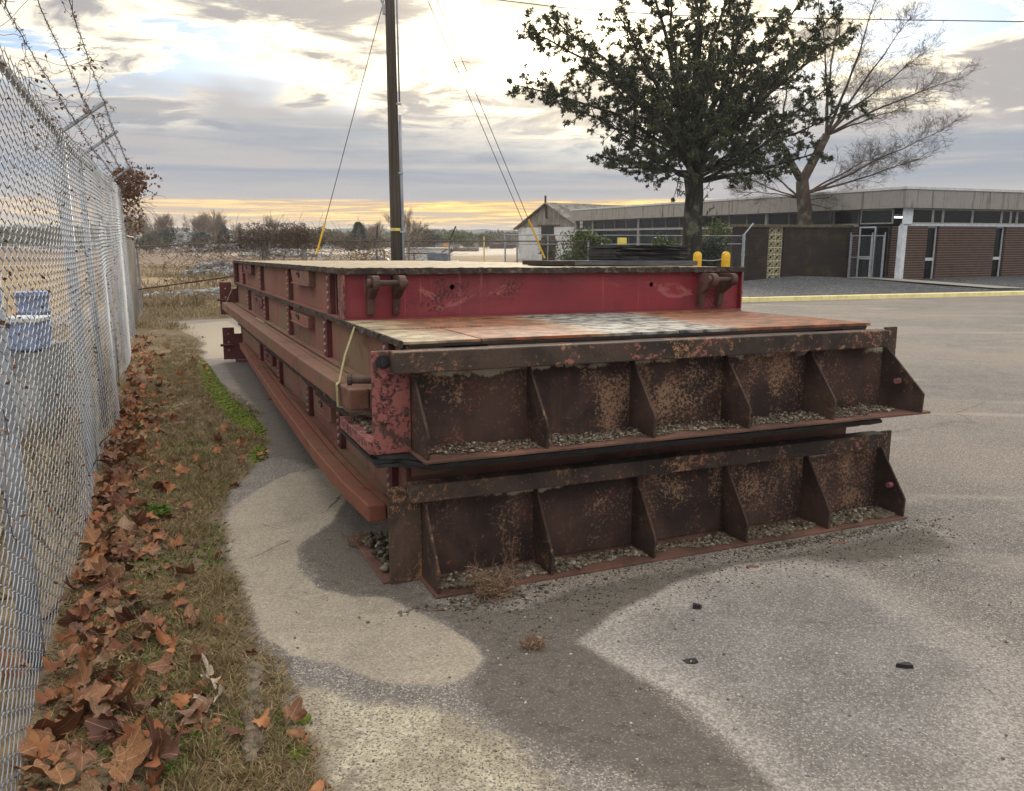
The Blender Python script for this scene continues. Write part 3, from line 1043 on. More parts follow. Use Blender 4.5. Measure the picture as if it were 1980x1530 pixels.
    if which:
        b = MB(); b.cyl((-.31, .34, .975), (-.2, .30, .975), .019, 12); b.cyl((-.315, .342, .975), (-.298, .336, .975), .027, 10)
        sbuild(b, 'locking_pin', 'old_clevis', r, base)
    # plates at the far end
    b = MB(); b.box(-.29, -.13, v1 + .05, v1 + .066, b0 + .05, b0 + .51); b.box(-.13, 2.95, v1 + .05, v1 + .066, b0, b0 + .42)
    fp = sbuild(b, 'far_end_plate', 'dark_red_steel', r, base)
    b = MB()
    for z in (.18, .3, .42):
        b.cyl((-.215, v1 + .05, b0 + z), (-.215, v1 + .03, b0 + z), .013, 8)
    sbuild(b, 'bolt', 'pale_bolt', fp, base)
    b = MB(); b.cyl((-.33, v1 + .03, b0 + .26), (-.16, v1 + .03, b0 + .26), .018, 8)
    sbuild(b, 'locking_pin', 'dark_red_steel', r, base)
    return r


for i_ in (0, 1):
    rust('rusty_back_plate_%d' % i_, C(48, 36, 34), C(136, 108, 88), C(136, 82, 76), .598 if i_ else .615, .534, .85, lichen=(.386 if i_ else .41) * K, scale=3.1, own=True)
P_LOW = lower_platform(0)
P_MID = lower_platform(1)
P_TOP = top_platform()

# ---------------- rubber mats squeezed between the lower two platforms
for i, (u0, u1, v0, v1, z) in enumerate([(-.225, 2.74, .06, .90, .584), (-.24, 2.68, .02, .93, .6035), (-.215, 2.72, .035, .86, .623)]):
    rr = random.Random(40 + i)
    b = MB(); n = 26
    for k in range(n + 1):
        u = u0 + (u1 - u0) * k / n; sag = 0
        a = v0 + rr.uniform(-.012, .012)
        if u < -.02:
            a = max(a, .195 - (.17 * max(0, (u + .12) / .10) if u > -.12 else 0))
        b.v += [(u, a, z), (u, v1, z), (u, v1, z + .0165), (u, a, z + .0165)]
        if k:
            o = 4 * (k - 1)
            b.f += [(o + q, o + (q + 1) % 4, o + 4 + (q + 1) % 4, o + 4 + q) for q in range(4)]
    b.f += [(3, 2, 1, 0), (4 * n, 4 * n + 1, 4 * n + 2, 4 * n + 3)]
    o = b.build('rubber_mat', MAT['black_rubber'], None, off=(0, .2, z), k=K)
    M = SA.to_4x4(); M.translation = sf(0, .2, z); o.matrix_world = M
    tag(o, ['bottom', 'middle', 'top'][i] + ' black rubber mat of the pad between lowest and middle platforms', 'rubber mat', 'black mats between the lower platforms')

# ---------------- skid, plates and block lying on the top deck
base = (1.53, 1.97, 1.4655)
r = s_root('timber_skid', base)
tag(r, 'low dark timber skid lying on the top deck under a pile of black plates', 'skid')
b = MB(); b.box(1.53, 1.70, 1.972, 2.52, 1.47, 1.502)
sbuild(b, 'end_board', 'dark_brown', r, base, bevel=.002)  # darker than the long boards: shade of the unlit end put into colour
b = MB(); b.box(1.703, 2.78, 1.97, 2.10, 1.468, 1.504)
sbuild(b, 'board', 'grey_timber', r, base, bevel=.002)
for v in (2.13, 2.27, 2.41):
    b = MB(); b.box(1.703, 2.76, v, v + .12, 1.47, 1.503)
    sbuild(b, 'board', 'grey_timber', r, base, bevel=.002)
b = MB(); b.box(1.57, 1.64, 1.99, 2.5, 1.4645, 1.4695)
sbuild(b, 'foot', 'dark_brown', r, base)
zz_ = 1.5055
for i in range(11):
    rr = random.Random(70 + i)
    th = .0105
    a = math.radians(rr.uniform(-2.2, 2.2)); w_, d_ = .325 + rr.uniform(-.012, .012), .235
    b = MB()
    n = 8; vs = []
    for k in range(n + 1):
        x = -w_ + 2 * w_ * k / n; warp = -.005 * (k / n) + .0012 * math.sin(k + i)
        for (y, z) in ((-d_, 0), (d_, 0), (d_, th * .86), (-d_, th * .86)):
            vs.append((x, y + rr.uniform(-.004, .004), z + warp * .6))
    fs = [(4 * k + q, 4 * k + (q + 1) % 4, 4 * k + 4 + (q + 1) % 4, 4 * k + 4 + q) for k in range(n) for q in range(4)] + [(3, 2, 1, 0), (4 * n, 4 * n + 1, 4 * n + 2, 4 * n + 3)]
    b.add(vs, fs)
    o = b.build('rubber_plate', MAT['black_rubber'], None, k=K)
    M = (SA @ Matrix.Rotation(a, 3, 'Z')).to_4x4(); M.translation = sf(2.44 + rr.uniform(-.012, .02), 2.30 + rr.uniform(-.015, .015), zz_); o.matrix_world = M
    tag(o, ['lowest', 'second', 'third', 'fourth', 'fifth', 'sixth', 'seventh', 'eighth', 'ninth', 'tenth', 'uppermost'][i] + ' flat black rubber plate, counted upwards, of the pile on the top deck', 'rubber plate', 'black plates piled on the top deck')
    zz_ += th
b = MB(); b.box(-.03, .03, -.025, .025, 0, .056)
o = b.build('wood_block', MAT['faded_yellow_paint'], None, bevel=.003)
M = SA.to_4x4(); M.translation = sf(2.185, 2.12, zz_ + .002); o.matrix_world = M
tag(o, 'small faded yellow block standing on the pile of black plates', 'block')


# ---------------- straps
def ribbon(pts, wdir, w, th=.003):
    b = MB(); wd = Vector(wdir).normalized() * w / 2
    pts = [Vector(p) for p in pts]
    for i, p in enumerate(pts):
        t = (pts[min(i + 1, len(pts) - 1)] - pts[max(i - 1, 0)]).normalized()
        n_ = t.cross(wd).normalized() * th
        b.v += [tuple(p - wd), tuple(p + wd), tuple(p + wd + n_), tuple(p - wd + n_)]
        if i:
            o = 4 * (i - 1)
            b.f += [(o + q, o + (q + 1) % 4, o + 4 + (q + 1) % 4, o + 4 + q) for q in range(4)]
    n = len(pts) - 1
    b.f += [(3, 2, 1, 0), (4 * n, 4 * n + 1, 4 * n + 2, 4 * n + 3)]
    return b


def strap(pts, label, w):
    b = ribbon(pts, (0, 1, 0), w)
    o = b.build('strap', MAT['strap_webbing'], None, k=K)
    M = SA.to_4x4(); M.translation = sf(0, 0, 0); o.matrix_world = M
    tag(o, label, 'strap')


strap([(2.2, 1.49, 1.149), (1.2, 1.36, 1.149), (.5, 1.26, 1.149), (-.06, 1.165, 1.15), (-.10, 1.155, 1.145), (-.19, 1.0, 1.01), (-.262, .82, .893), (-.282, .79, .886), (-.284, .77, .86), (-.284, .76, .775), (-.26, .76, .77)],
      'khaki webbing strap pulled tight from the middle deck over the upper rail', .036)
strap([(-.02, 8.9, 1.145), (-.10, 8.9, 1.14), (-.27, 8.35, .895), (-.285, 8.3, .885), (-.287, 8.28, .78)],
      'thin pale strap tied over the far end of the upper rail', .03)

# ---------------- stones on the ledges
rg = np.random.default_rng(5)
def ledge(name, n, b0, du, dv, smin, smax, label, seed, bays):
    pts, sz = [], []
    for _ in range(n):
        k = rg.choice(len(bays), p=np.array(bays) / sum(bays))
        u = du + .58 * k + rg.uniform(.02, .56)
        t = rg.beta(1.5, 1.5)
        f_ = (u - du) / .58 - k
        t = max(t, .55 * (.5 + .5 * math.sin(f_ * 5 + k * 2.3 + seed)) * (1 - bays[k] / 2.2) + .1 * math.sin(f_ * 17 + k))
        v = dv + .012 + (.2 - dv - .03) * min(.98, .04 + .94 * t)
        h = max(0, (v - dv) - .02) * .16 * rg.uniform(0, 1) * (bays[k] / max(bays)) * (.6 + .4 * math.sin(f_ * 6.28 + k))
        pts.append(sf(u, v, b0 + .017 + h)); sz.append(rg.uniform(smin, smax) * (1.7 if rg.random() < .06 else 1))
    o = stones(name, pts, sz, 'pale_gravel', seed=seed)
    tag(o, label, 'gravel', kind='stuff')
ledge('gravel', 2600, .643, -.053, -.04, .006, .02, 'loose pale gravel lying between the gussets of the middle platform', 1, [.8, 1, .9, 1.1, .9])
ledge('gravel', 3600, .0, 0, 0, .010, .028, 'pale gravel heaped between the gussets of the lowest platform', 2, [1.3, .5, .35, .5, 1.5])
pts = [sf(rg.uniform(-.16, -.02), rg.uniform(.3, .8), .02 + rg.uniform(0, .05)) for _ in range(170)]
tag(stones('gravel', pts, rg.uniform(.015, .05, 170), 'pale_gravel', seed=4), 'grey pebbles caught behind the corner plate of the lowest platform', 'gravel', kind='stuff')
pts = [sf(rg.uniform(-.22, -.10), rg.uniform(.25, .75), .71) for _ in range(160)]
tag(stones('gravel', pts, rg.uniform(.008, .03, 160), 'pale_gravel', seed=6), 'grit lying on the side flange of the middle platform', 'gravel', kind='stuff')

# ------------------------------------------------------------------ ground sheet
def spaced(a, b, d0, growth, dmax):
    out = [a]; d = d0
    while out[-1] < b:
        out.append(out[-1] + d); d = min(d * growth, dmax)
    return out


xs_r = spaced(6.0, 2600, .06, 1.10, 400); xs_l = spaced(5.0, 2600, .06, 1.10, 400)
xs = np.array([-x for x in xs_l[::-1]] + list(np.arange(-4.96, 5.98, .04)) + xs_r)
ys = np.array([-40, -20, -8, -3, -1, 0, .4] + list(np.arange(.8, 12.0, .04)) + spaced(12.0, 3000, .06, 1.06, 300))
GX, GY = np.meshgrid(xs, ys)


def vnoise(x, y, seed):
    """value noise on arrays"""
    def h(i, j):
        n = (i * 374761393 + j * 668265263 + seed * 144665) & 0x7fffffff
        n = ((n ^ (n >> 13)) * 1274126177) & 0x7fffffff
        return ((n ^ (n >> 16)) & 0xffff) / 65535.0
    i = np.floor(x).astype(np.int64); j = np.floor(y).astype(np.int64)
    fx, fy = x - i, y - j
    fx = fx * fx * (3 - 2 * fx); fy = fy * fy * (3 - 2 * fy)
    return (h(i, j) * (1 - fx) + h(i + 1, j) * fx) * (1 - fy) + (h(i, j + 1) * (1 - fx) + h(i + 1, j + 1) * fx) * fy


def sdf_poly(px_pts, extra=None, world=None):
    """signed distance (positive inside) of ground points to an outline surveyed on the picture"""
    P = world if world is not None else [on_ground(*p)[:2] for p in px_pts]
    if extra:
        P = P + extra
    P = np.array([(p[0], p[1]) for p in P])
    n = len(P)
    D = np.full(GX.shape, 1e9); inside = np.zeros(GX.shape, bool)
    for i in range(n):
        a, b = P[i], P[(i + 1) % n]
        e = b - a
        wx, wy = GX - a[0], GY - a[1]
        t = np.clip((wx * e[0] + wy * e[1]) / (e @ e + 1e-12), 0, 1)
        D = np.minimum(D, np.hypot(wx - e[0] * t, wy - e[1] * t))
        c = ((a[1] > GY) != (b[1] > GY))
        with np.errstate(divide='ignore', invalid='ignore'):
            xi = (b[0] - a[0]) * (GY - a[1]) / (b[1] - a[1]) + a[0]
        inside ^= c & (GX < xi)
    return np.where(inside, D, -D)


VERGE_EDGE = [(640, 1530), (600, 1450), (560, 1385), (556, 1315), (528, 1272), (490, 1230), (470, 1150), (440, 1085), (430, 1000), (442, 950), (500, 895), (520, 862), (500, 800), (425, 740), (392, 700), (384, 655), (330, 631), (262, 628)]
verge = sdf_poly(VERGE_EDGE, extra=[(-60.0, 24.0), (-60.0, -6.0), (-.45, -6.0)])
grass_far = sdf_poly([(255, 625), (330, 622), (430, 617), (470, 617), (470, 560), (255, 560)])
pale = sdf_poly([(432, 1010), (445, 985), (500, 945), (560, 915), (620, 905), (668, 960), (645, 1010), (600, 1038), (574, 1056), (580, 1105), (620, 1140), (690, 1156), (740, 1155), (800, 1180), (860, 1210), (920, 1245), (936, 1275), (910, 1310), (850, 1328), (760, 1325), (700, 1305), (650, 1283), (560, 1268), (510, 1235), (478, 1160), (445, 1090)])
grit = sdf_poly([(560, 1385), (570, 1330), (620, 1330), (700, 1360), (800, 1365), (900, 1385), (985, 1430), (1090, 1540), (640, 1540), (600, 1450)])
patch = sdf_poly([(1125, 1240), (1200, 1180), (1300, 1130), (1430, 1092), (1560, 1082), (1660, 1110), (1800, 1190), (1990, 1300), (1990, 1560), (1545, 1560), (1440, 1460), (1340, 1370), (1200, 1290)])
far_pale = sdf_poly([(250, 640), (262, 629), (330, 631), (440, 620), (470, 640), (470, 690), (400, 694), (388, 660), (330, 640)])
damp = sdf_poly([(430, 700), (470, 690), (620, 800), (700, 980), (760, 1120), (860, 1170), (1000, 1180), (1100, 1140), (1300, 1105), (1600, 1060), (1780, 1020), (1850, 1060), (1700, 1085), (1430, 1090), (1200, 1185), (1120, 1240), (1260, 1330), (1450, 1480), (1520, 1530), (1300, 1530), (980, 1420), (900, 1330), (940, 1270), (860, 1200), (740, 1160), (620, 1140), (575, 1060), (640, 1010), (600, 900), (520, 880), (500, 800)])
moss = np.maximum(sdf_poly([(385, 690), (400, 700), (440, 760), (515, 830), (510, 850), (470, 835), (430, 800), (400, 760), (388, 730)]), sdf_poly([(478, 880), (500, 862), (518, 868), (512, 890), (488, 900)]))
# the back fence runs from here along E1; the field starts behind it
FIELD0 = np.array([-10.1, 22.0])
field = (GX - FIELD0[0]) * E2.x + (GY - FIELD0[1]) * E2.y
field = np.where(GX > 3.2, np.minimum(field, 3.2 - GX + .0 * field + np.maximum(0, GY - 60)), field)
left_field = -((GX - (-1.54)) * .918 + (GY - 2.24) * .3965)        # positive beyond the near fence
field = np.maximum(field, np.where(GY > 9, left_field - 2.0, -9))

GZ = gz_np(GX, GY)
soft = np.clip(np.maximum(verge, grass_far) / .25, 0, 1)
GZ = GZ + soft * (.035 * vnoise(GX * 2.3, GY * 2.3, 1) + .022 * vnoise(GX * 8, GY * 8, 2) + .012 * vnoise(GX * 21, GY * 21, 3) - .02)
near = (GY < 14) & (np.abs(GX) < 8)
GZ = GZ + np.where(near, .004 * (vnoise(GX * 3, GY * 3, 5) - .5) + np.clip(moss / .05, 0, 1) * .012 * vnoise(GX * 30, GY * 30, 9), 0)
fs = np.clip((field - 1) / 6, 0, 1)
GZ = GZ + fs * (.35 * (vnoise(GX * .16, GY * .16, 6) - .45) + .12 * (vnoise(GX * .7, GY * .7, 7) - .5)) * np.clip(1 - (GY - 60) / 60, .15, 1)
ny, nx = GX.shape
idx = np.arange(ny * nx).reshape(ny, nx)
F = np.stack([idx[:-1, :-1], idx[:-1, 1:], idx[1:, 1:], idx[1:, :-1]], -1).reshape(-1, 4)
ground = np_mesh('ground', np.stack([GX, GY, GZ], -1).reshape(-1, 3), F, None, smooth=True)
tag(ground, kind='structure')
for nm, arr in (('verge', verge), ('grass_far', grass_far), ('pale', pale), ('grit', grit), ('patch', patch), ('far_pale', far_pale), ('damp', damp), ('moss', moss), ('field', field)):
    a_ = ground.data.attributes.new(nm, 'FLOAT', 'POINT'); a_.data.foreach_set('value', np.clip(arr, -3, 3).astype(np.float32).ravel())


def ground_h(x, y):
    """height of the finished sheet"""
    i = int(np.clip(np.searchsorted(xs, x) - 1, 0, nx - 2)); j = int(np.clip(np.searchsorted(ys, y) - 1, 0, ny - 2))
    fx = (x - xs[i]) / (xs[i + 1] - xs[i]); fy = (y - ys[j]) / (ys[j + 1] - ys[j])
    return float((GZ[j, i] * (1 - fx) + GZ[j, i + 1] * fx) * (1 - fy) + (GZ[j + 1, i] * (1 - fx) + GZ[j + 1, i + 1] * fx) * fy)


def sample(arr, x, y):
    i = int(np.clip(np.searchsorted(xs, x) - 1, 0, nx - 2)); j = int(np.clip(np.searchsorted(ys, y) - 1, 0, ny - 2))
    return float(arr[j, i])


m, T = new_mat('ground')
v = T.coord('Object'); gx_, gy_, gz_ = T.sep(v)
nL = T.noise(v, .35, 4, .55, .3); nM = T.noise(v, 2.6, 7, .62, .4); nS = T.noise(v, 14, 7, .68); nF = T.noise(v, 70, 5, .7); nG = T.noise(v, 190, 3, .7)
vor = T.voronoi(v, 175, 'F1', 'Color'); vr = T.sep(vor)[0]
vor2 = T.sep(T.voronoi(v, 70, 'F1', 'Color'))[0]


def mask(name, amp, soft_, n_=None):
    d_ = T.math('ADD', T.attr(name), T.math('MULTIPLY', T.math('SUBTRACT', n_ if n_ is not None else nS, .5), amp))
    return T.step(d_, -soft_, soft_)


# asphalt, greyed and speckled with its stones
asp = T.mix(T.step(nM, .3, .7), C(119, 115, 112), C(141, 136, 132))
asp = T.mix(T.step(nL, .40, .62, 0, .75), asp, C(158, 146, 136))
asp = T.mix(T.step(nF, .42, .62, .55, 0), asp, C(76, 70, 68))
asp = T.mix(T.step(vr, .78, .93, 0, .68), asp, C(198, 190, 180))
asp = T.mix(T.step(vr, .0, .16, .55, 0), asp, C(62, 58, 57))
strk = T.noise(T.mapping(v, (.35, 1.6, 1), (0, 0, 0), (0, 0, -.25)), 1.0, 6, .6, .5)
asp = T.mix(T.step(strk, .54, .70, 0, .55), asp, C(176, 166, 156))
ck = T.voronoi(T.mix(.22, v, T.noise(v, 1.6, 6, .7, color=True)), .42, 'DISTANCE_TO_EDGE')
ckm = T.math('MULTIPLY', T.step(ck, .0015, .006, 1, 0), T.step(nL, .44, .54))
asp = T.mix(T.math('MULTIPLY', ckm, .28), asp, C(58, 53, 49))
col = asp
# damp dark film around the stack
dampc = T.mix(nF, C(82, 77, 72), C(114, 107, 100))
dampc = T.mix(T.step(nS, .5, .66, 0, .6), dampc, C(64, 61, 58))
dampc = T.mix(T.step(vr, .84, .97, 0, .35), dampc, C(170, 164, 154))
col = T.mix(T.math('MULTIPLY', mask('damp', .16, .05), .92), col, dampc)
pat = T.mix(T.step(nM, .35, .65), C(152, 147, 145), C(130, 126, 124))
edgep = T.step(T.math('ADD', T.attr('patch'), T.math('MULTIPLY', nM, .3)), .1, .46, 1, 0)
pat = T.mix(T.math('MULTIPLY', edgep, .85), pat, C(196, 188, 179))
pat = T.mix(T.step(T.noise(v, 1.3, 7, .7, .6), .48, .66, 0, .5), pat, C(116, 111, 108))
pat = T.mix(T.step(nF, .42, .62, .6, 0), pat, C(92, 88, 86))
pat = T.mix(T.step(vr, .82, .95, 0, .5), pat, C(206, 200, 192))
pat = T.mix(T.step(vr, .0, .14, .5, 0), pat, C(74, 70, 70))
psoft = T.step(gx_, 1.3, 3.0, .022, .5)
pd_ = T.math('ADD', T.attr('patch'), T.math('MULTIPLY', T.math('SUBTRACT', T.math('ADD', T.math('MULTIPLY', nS, .35), T.math('MULTIPLY', nM, .65)), .5), .2))
pm_ = T.math('ADD', .5, T.math('DIVIDE', pd_, T.math('MULTIPLY', psoft, 2.0)), clamp=True)
col = T.mix(pm_, col, pat)
# pale concrete
pc = T.mix(T.step(nM, .32, .68), C(176, 166, 150), C(152, 143, 131))
pc = T.mix(T.step(nF, .42, .60, .6, 0), pc, C(124, 115, 104))
pc = T.mix(T.step(T.noise(v, 7, 8, .72, .5), .52, .66, 0, .45), pc, C(120, 112, 102))
pc = T.mix(T.step(nG, .54, .62, 0, .45), pc, C(204, 194, 176))
pc = T.mix(T.step(vr, .86, .95, 0, .5), pc, C(206, 198, 184))
crk = T.voronoi(T.mix(.12, v, T.noise(v, 3, 4, .6, color=True)), 1.1, 'DISTANCE_TO_EDGE')
pc = T.mix(T.math('MULTIPLY', T.step(crk, .002, .007, 1, 0), T.step(nM, .50, .58)), pc, C(96, 86, 76))
pn_ = T.math('ADD', T.math('MULTIPLY', nS, .5), T.math('MULTIPLY', nM, .5))
col = T.mix(mask('pale', .13, .016, pn_), col, pc)
gr = T.mix(T.step(nM, .38, .62), C(206, 196, 174), C(170, 158, 138))
gr = T.mix(T.step(vr, .0, .42, .9, 0), gr, C(70, 67, 63))
gr = T.mix(T.step(nF, .44, .60, .4, 0), gr, C(96, 91, 84))
gr = T.mix(T.step(T.noise(v, 6, 7, .7), .54, .68, 0, .75), gr, C(112, 104, 94))
col = T.mix(mask('grit', .22, .05), col, gr)
col = T.mix(mask('far_pale', .2, .06), col, T.mix(nS, C(178, 166, 150), C(150, 140, 126)))
# earth and thin turf of the verge
ea = T.mix(T.step(nS, .36, .64), C(94, 80, 65), C(138, 120, 96))
ea = T.mix(T.step(nM, .48, .62, 0, .75), ea, C(150, 130, 96))
ea = T.mix(T.math('MULTIPLY', T.step(T.noise(v, 4.2, 6, .6), .52, .66), .45), ea, C(104, 102, 56))
ea = T.mix(T.step(nF, .56, .70, 0, .7), ea, C(156, 134, 98))
ea = T.mix(T.step(nG, .38, .48, .7, 0), ea, C(52, 43, 36))
sand = T.step(T.attr('verge'), .02, .22, 1, 0)
ea = T.mix(T.math('MULTIPLY', sand, .45), ea, C(92, 82, 68))
vm_ = mask('verge', .30, .05, T.math('ADD', T.math('MULTIPLY', nS, .6), T.math('MULTIPLY', nM, .4)))
vm_ = T.math('MAXIMUM', vm_, mask('grass_far', .3, .1))
col = T.mix(vm_, col, ea)
mo = T.mix(T.step(nF, .35, .65), C(84, 98, 26), C(126, 134, 50))
mo = T.mix(T.step(nG, .4, .5, .5, 0), mo, C(60, 70, 18))
col = T.mix(mask('moss', .09, .025), col, mo)
# dry field
fi = T.mix(T.step(T.noise(v, .16, 5, .6), .38, .62), C(130, 110, 84), C(158, 136, 104))
fi = T.mix(T.step(T.noise(v, .5, 6, .65), .52, .68, 0, .7), fi, C(122, 100, 78))
fi = T.mix(T.step(nM, .5, .7, 0, .4), fi, C(190, 168, 128))
sandy = T.math('MULTIPLY', T.step(gy_, 84, 104), T.step(gy_, 165, 190, 1, 0))
sandy = T.math('MULTIPLY', sandy, T.step(T.math('ADD', gx_, T.math('MULTIPLY', nL, 40.0)), -26, 0))
fi = T.mix(T.math('MULTIPLY', T.step(T.math('ADD', gy_, T.math('MULTIPLY', nL, 30.0)), 66, 92), T.step(gx_, -14, 0, .85, .2)), fi, C(116, 96, 80))
fi = T.mix(sandy, fi, C(196, 184, 170))
fi = T.mix(T.step(gy_, 190, 240, 0, .9), fi, C(112, 104, 84))
col = T.mix(T.step(T.math('ADD', T.attr('field'), T.math('MULTIPLY', T.math('SUBTRACT', nM, .5), 1.2)), -.3, .4), col, fi)
h = T.math('ADD', T.math('MULTIPLY', nF, .6), T.math('MULTIPLY', vr, .55))
h = T.math('ADD', h, T.math('MULTIPLY', nS, .5))
rough = T.math('ADD', .80, T.math('MULTIPLY', vr, .15))
T.principled(T.mix(1.0, col, (.88, .875, .87), 'MULTIPLY'), rough, T.bump(h, .55, .009), 0, .3)
ground.data.materials.append(m)

# ------------------------------------------------------------------ chain-link fences
def link_mesh(pos, n_pick, pitch, z0, z1, r, sides=3, amp=None, fine=False):
    """zigzag wires hooked into each other. pos(s, z) -> (x, y, z) arrays"""
    amp = pitch / 2 if amp is None else amp
    if fine:
        per = 6; step = pitch / per
    else:
        per = 2; step = pitch / 2
    nz = int((z1 - z0) / step) + 1
    k = np.arange(nz)
    z = z0 + k * step
    ph = 2 * math.pi * k / per
    if fine:
        wav = np.clip(np.sin(ph + math.pi / 6) * 1.25, -1, 1) * 1.02; lf = np.cos(ph + math.pi / 6) * 1.1
    else:
        wav = np.where(k % 2 == 0, 1.0, -1.0); lf = wav * 1.05
    sgn = np.where(np.arange(n_pick) % 2 == 0, 1.0, -1.0)[:, None]       # neighbours mirror each other, so they hook into diamonds
    S = np.arange(n_pick)[:, None] * pitch + amp * wav[None] * sgn
    Zs = np.broadcast_to(z[None], S.shape)
    lift = (r * lf)[None] * sgn
    X, Y, Z, NX, NY = pos(S, Zs)
    P = np.stack([X + NX * lift, Y + NY * lift, Z], -1)               # n_pick, nz, 3
    T_ = np.gradient(P, axis=1); T_ /= np.linalg.norm(T_, axis=-1, keepdims=True) + 1e-9
    N1 = np.stack([np.broadcast_to(NX, X.shape), np.broadcast_to(NY, X.shape), np.zeros_like(X)], -1)
    B = np.cross(T_, N1)
    ring = [P + r * (math.cos(a) * N1 + math.sin(a) * B) for a in [2 * math.pi * q / sides for q in range(sides)]]
    V = np.stack(ring, 2)                                              # n_pick, nz, sides, 3
    base = (np.arange(n_pick)[:, None] * nz + np.arange(nz - 1)[None]) * sides
    Fs = []
    for q in range(sides):
        q2 = (q + 1) % sides
        Fs.append(np.stack([base + q, base + q2, base + sides + q2, base + sides + q], -1).reshape(-1, 4))
    return V.reshape(-1, 3), np.concatenate(Fs)


def leaves(name, pos, dirs, length, width, mat, parent=None, seed=1, fold=.25, tone=None):
    """one small folded leaf per point"""
    rg = np.random.default_rng(seed)
    pos = np.asarray(pos, float); n = len(pos); dirs = np.asarray(dirs, float)
    dirs = dirs / (np.linalg.norm(dirs, axis=1, keepdims=True) + 1e-9)
    up = rg.normal(size=(n, 3)); side = np.cross(dirs, up); side /= np.linalg.norm(side, axis=1, keepdims=True) + 1e-9
    nor = np.cross(side, dirs)
    L = (length * rg.uniform(.7, 1.25, n))[:, None]; W = (width * rg.uniform(.75, 1.2, n))[:, None]
    a = pos; b = pos + dirs * L * .5 + side * W * .5 + nor * W * fold; c = pos + dirs * L - nor * L * .08; d = pos + dirs * L * .5 - side * W * .5 + nor * W * fold
    V = np.stack([a, b, c, d], 1).reshape(-1, 3)
    i = np.arange(n) * 4
    Fq = np.concatenate([np.stack([i, i + 1, i + 2], -1), np.stack([i, i + 2, i + 3], -1)])
    o = np_mesh(name, V, Fq, MAT[mat], parent)
    at_ = o.data.attributes.new('tone', 'FLOAT', 'POINT')
    tn = rg.uniform(0, 1, n) if tone is None else tone
    at_.data.foreach_set('value', np.repeat(tn, 4).astype(np.float32))
    return o


# ---------------- the tall fence on the left
FP = Vector((-1.54, 2.24, 0)); FD = Vector((-.3965, .918, 0)); FN = Vector((.918, .3965, 0))   # FN points to the lot


def fpt(s, off, h):
    p = FP + FD * s + FN * off
    return Vector((p.x, p.y, gz(p.x, p.y) + h))


def f_top(s):
    return 2.50 + max(0, min(1, (s - 5) / 9)) * .28


def fpos(S, Z):
    # slack mesh: it bellies towards the lot near the ground and ripples between posts
    t = np.clip(S / 15.0, 0, 1)
    off = .02 * np.sin(S * 1.9 + .6) * np.exp(-Z * 1.1)
    off = off + np.where(S > 6, .05 * np.sin((S - 6) * 1.3) * np.exp(-Z * .6), 0)
    x = FP.x + FD.x * S + FN.x * off; y = FP.y + FD.y * S + FN.y * off
    dz = -.010 * np.sin(np.clip((S - 2) / 3.26, -1, 4) * math.pi) ** 2 * np.clip(Z / 2.5, 0, 1)
    z = gz_np(x, y) + Z * (2.50 + np.clip((S - 5) / 9, 0, 1) * .28) / 2.5 + dz
    return x, y, z, FN.x, FN.y


fence = empty('chain_link_fence', fpt(0, 0, 0))
tag(fence, 'tall galvanised chain-link fence topped with three strands of barbed wire along the leaf-strewn verge', 'fence')
IM = Matrix.Translation(-fence.location)


def fpart(mb, name, mat, **kw):
    return mb.build(name, MAT[mat], fence, off=tuple(fence.location), **kw)


POSTS = [-2.3, .86, 4.12, 5.9, 8.6, 10.9, 13.0, 15.0]
for s in POSTS:
    b = MB(); r_ = .042 if s in (.86, 4.12, 15.0) else .03
    b.cyl(fpt(s, -.052, -.1), fpt(s, -.052, f_top(s) + .0), r_, 14); b.tube([fpt(s, -.052, f_top(s)), fpt(s, -.052, f_top(s) + .025)], [r_ * 1.12, r_ * .5], 14)
    fpart(b, 'post', 'galvanised', smooth=True)
b = MB(); b.tube([fpt(s, -.035, f_top(s) - .035) for s in np.arange(-2.3, 15.05, .5)], .021, 8)
fpart(b, 'top_rail', 'galvanised')
V_, F_ = link_mesh(fpos, int(16.2 / .072), .072, .02, 2.52, .0025, fine=True)
V_[:, :] -= np.array(fence.location)[None]
# shift the start so the mesh begins beside the camera
lm = np_mesh('link_mesh', V_, F_, MAT['galvanised_wire'], fence)
lm.location = FD * -1.15 + Vector((0, 0, gz((FP + FD * -1.15).x, (FP + FD * -1.15).y) - gz(FP.x, FP.y)))
ARM = [(.07, .075), (.17, .145), (.265, .215)]
for s in (-2.3, .86, 4.12, 5.9, 10.9, 15.0):
    b = MB(); t0 = fpt(s, -.05, f_top(s) - .01); t1 = fpt(s, .285, f_top(s) + .24)
    ax = (t1 - t0).normalized(); sd = FD; up = ax.cross(sd).normalized()
    w = .019
    for q in (t0, t1):
        b.v += [tuple(q + sd * w + up * .012), tuple(q - sd * w + up * .012), tuple(q - sd * w - up * .012), tuple(q + sd * w - up * .012)]
    b.f += [(0, 1, 2, 3), (7, 6, 5, 4)] + [(k, 4 + k, 4 + (k + 1) % 4, (k + 1) % 4) for k in range(4)]
    fpart(b, 'barb_arm', 'galvanised', bevel=.003)
rr = random.Random(21)
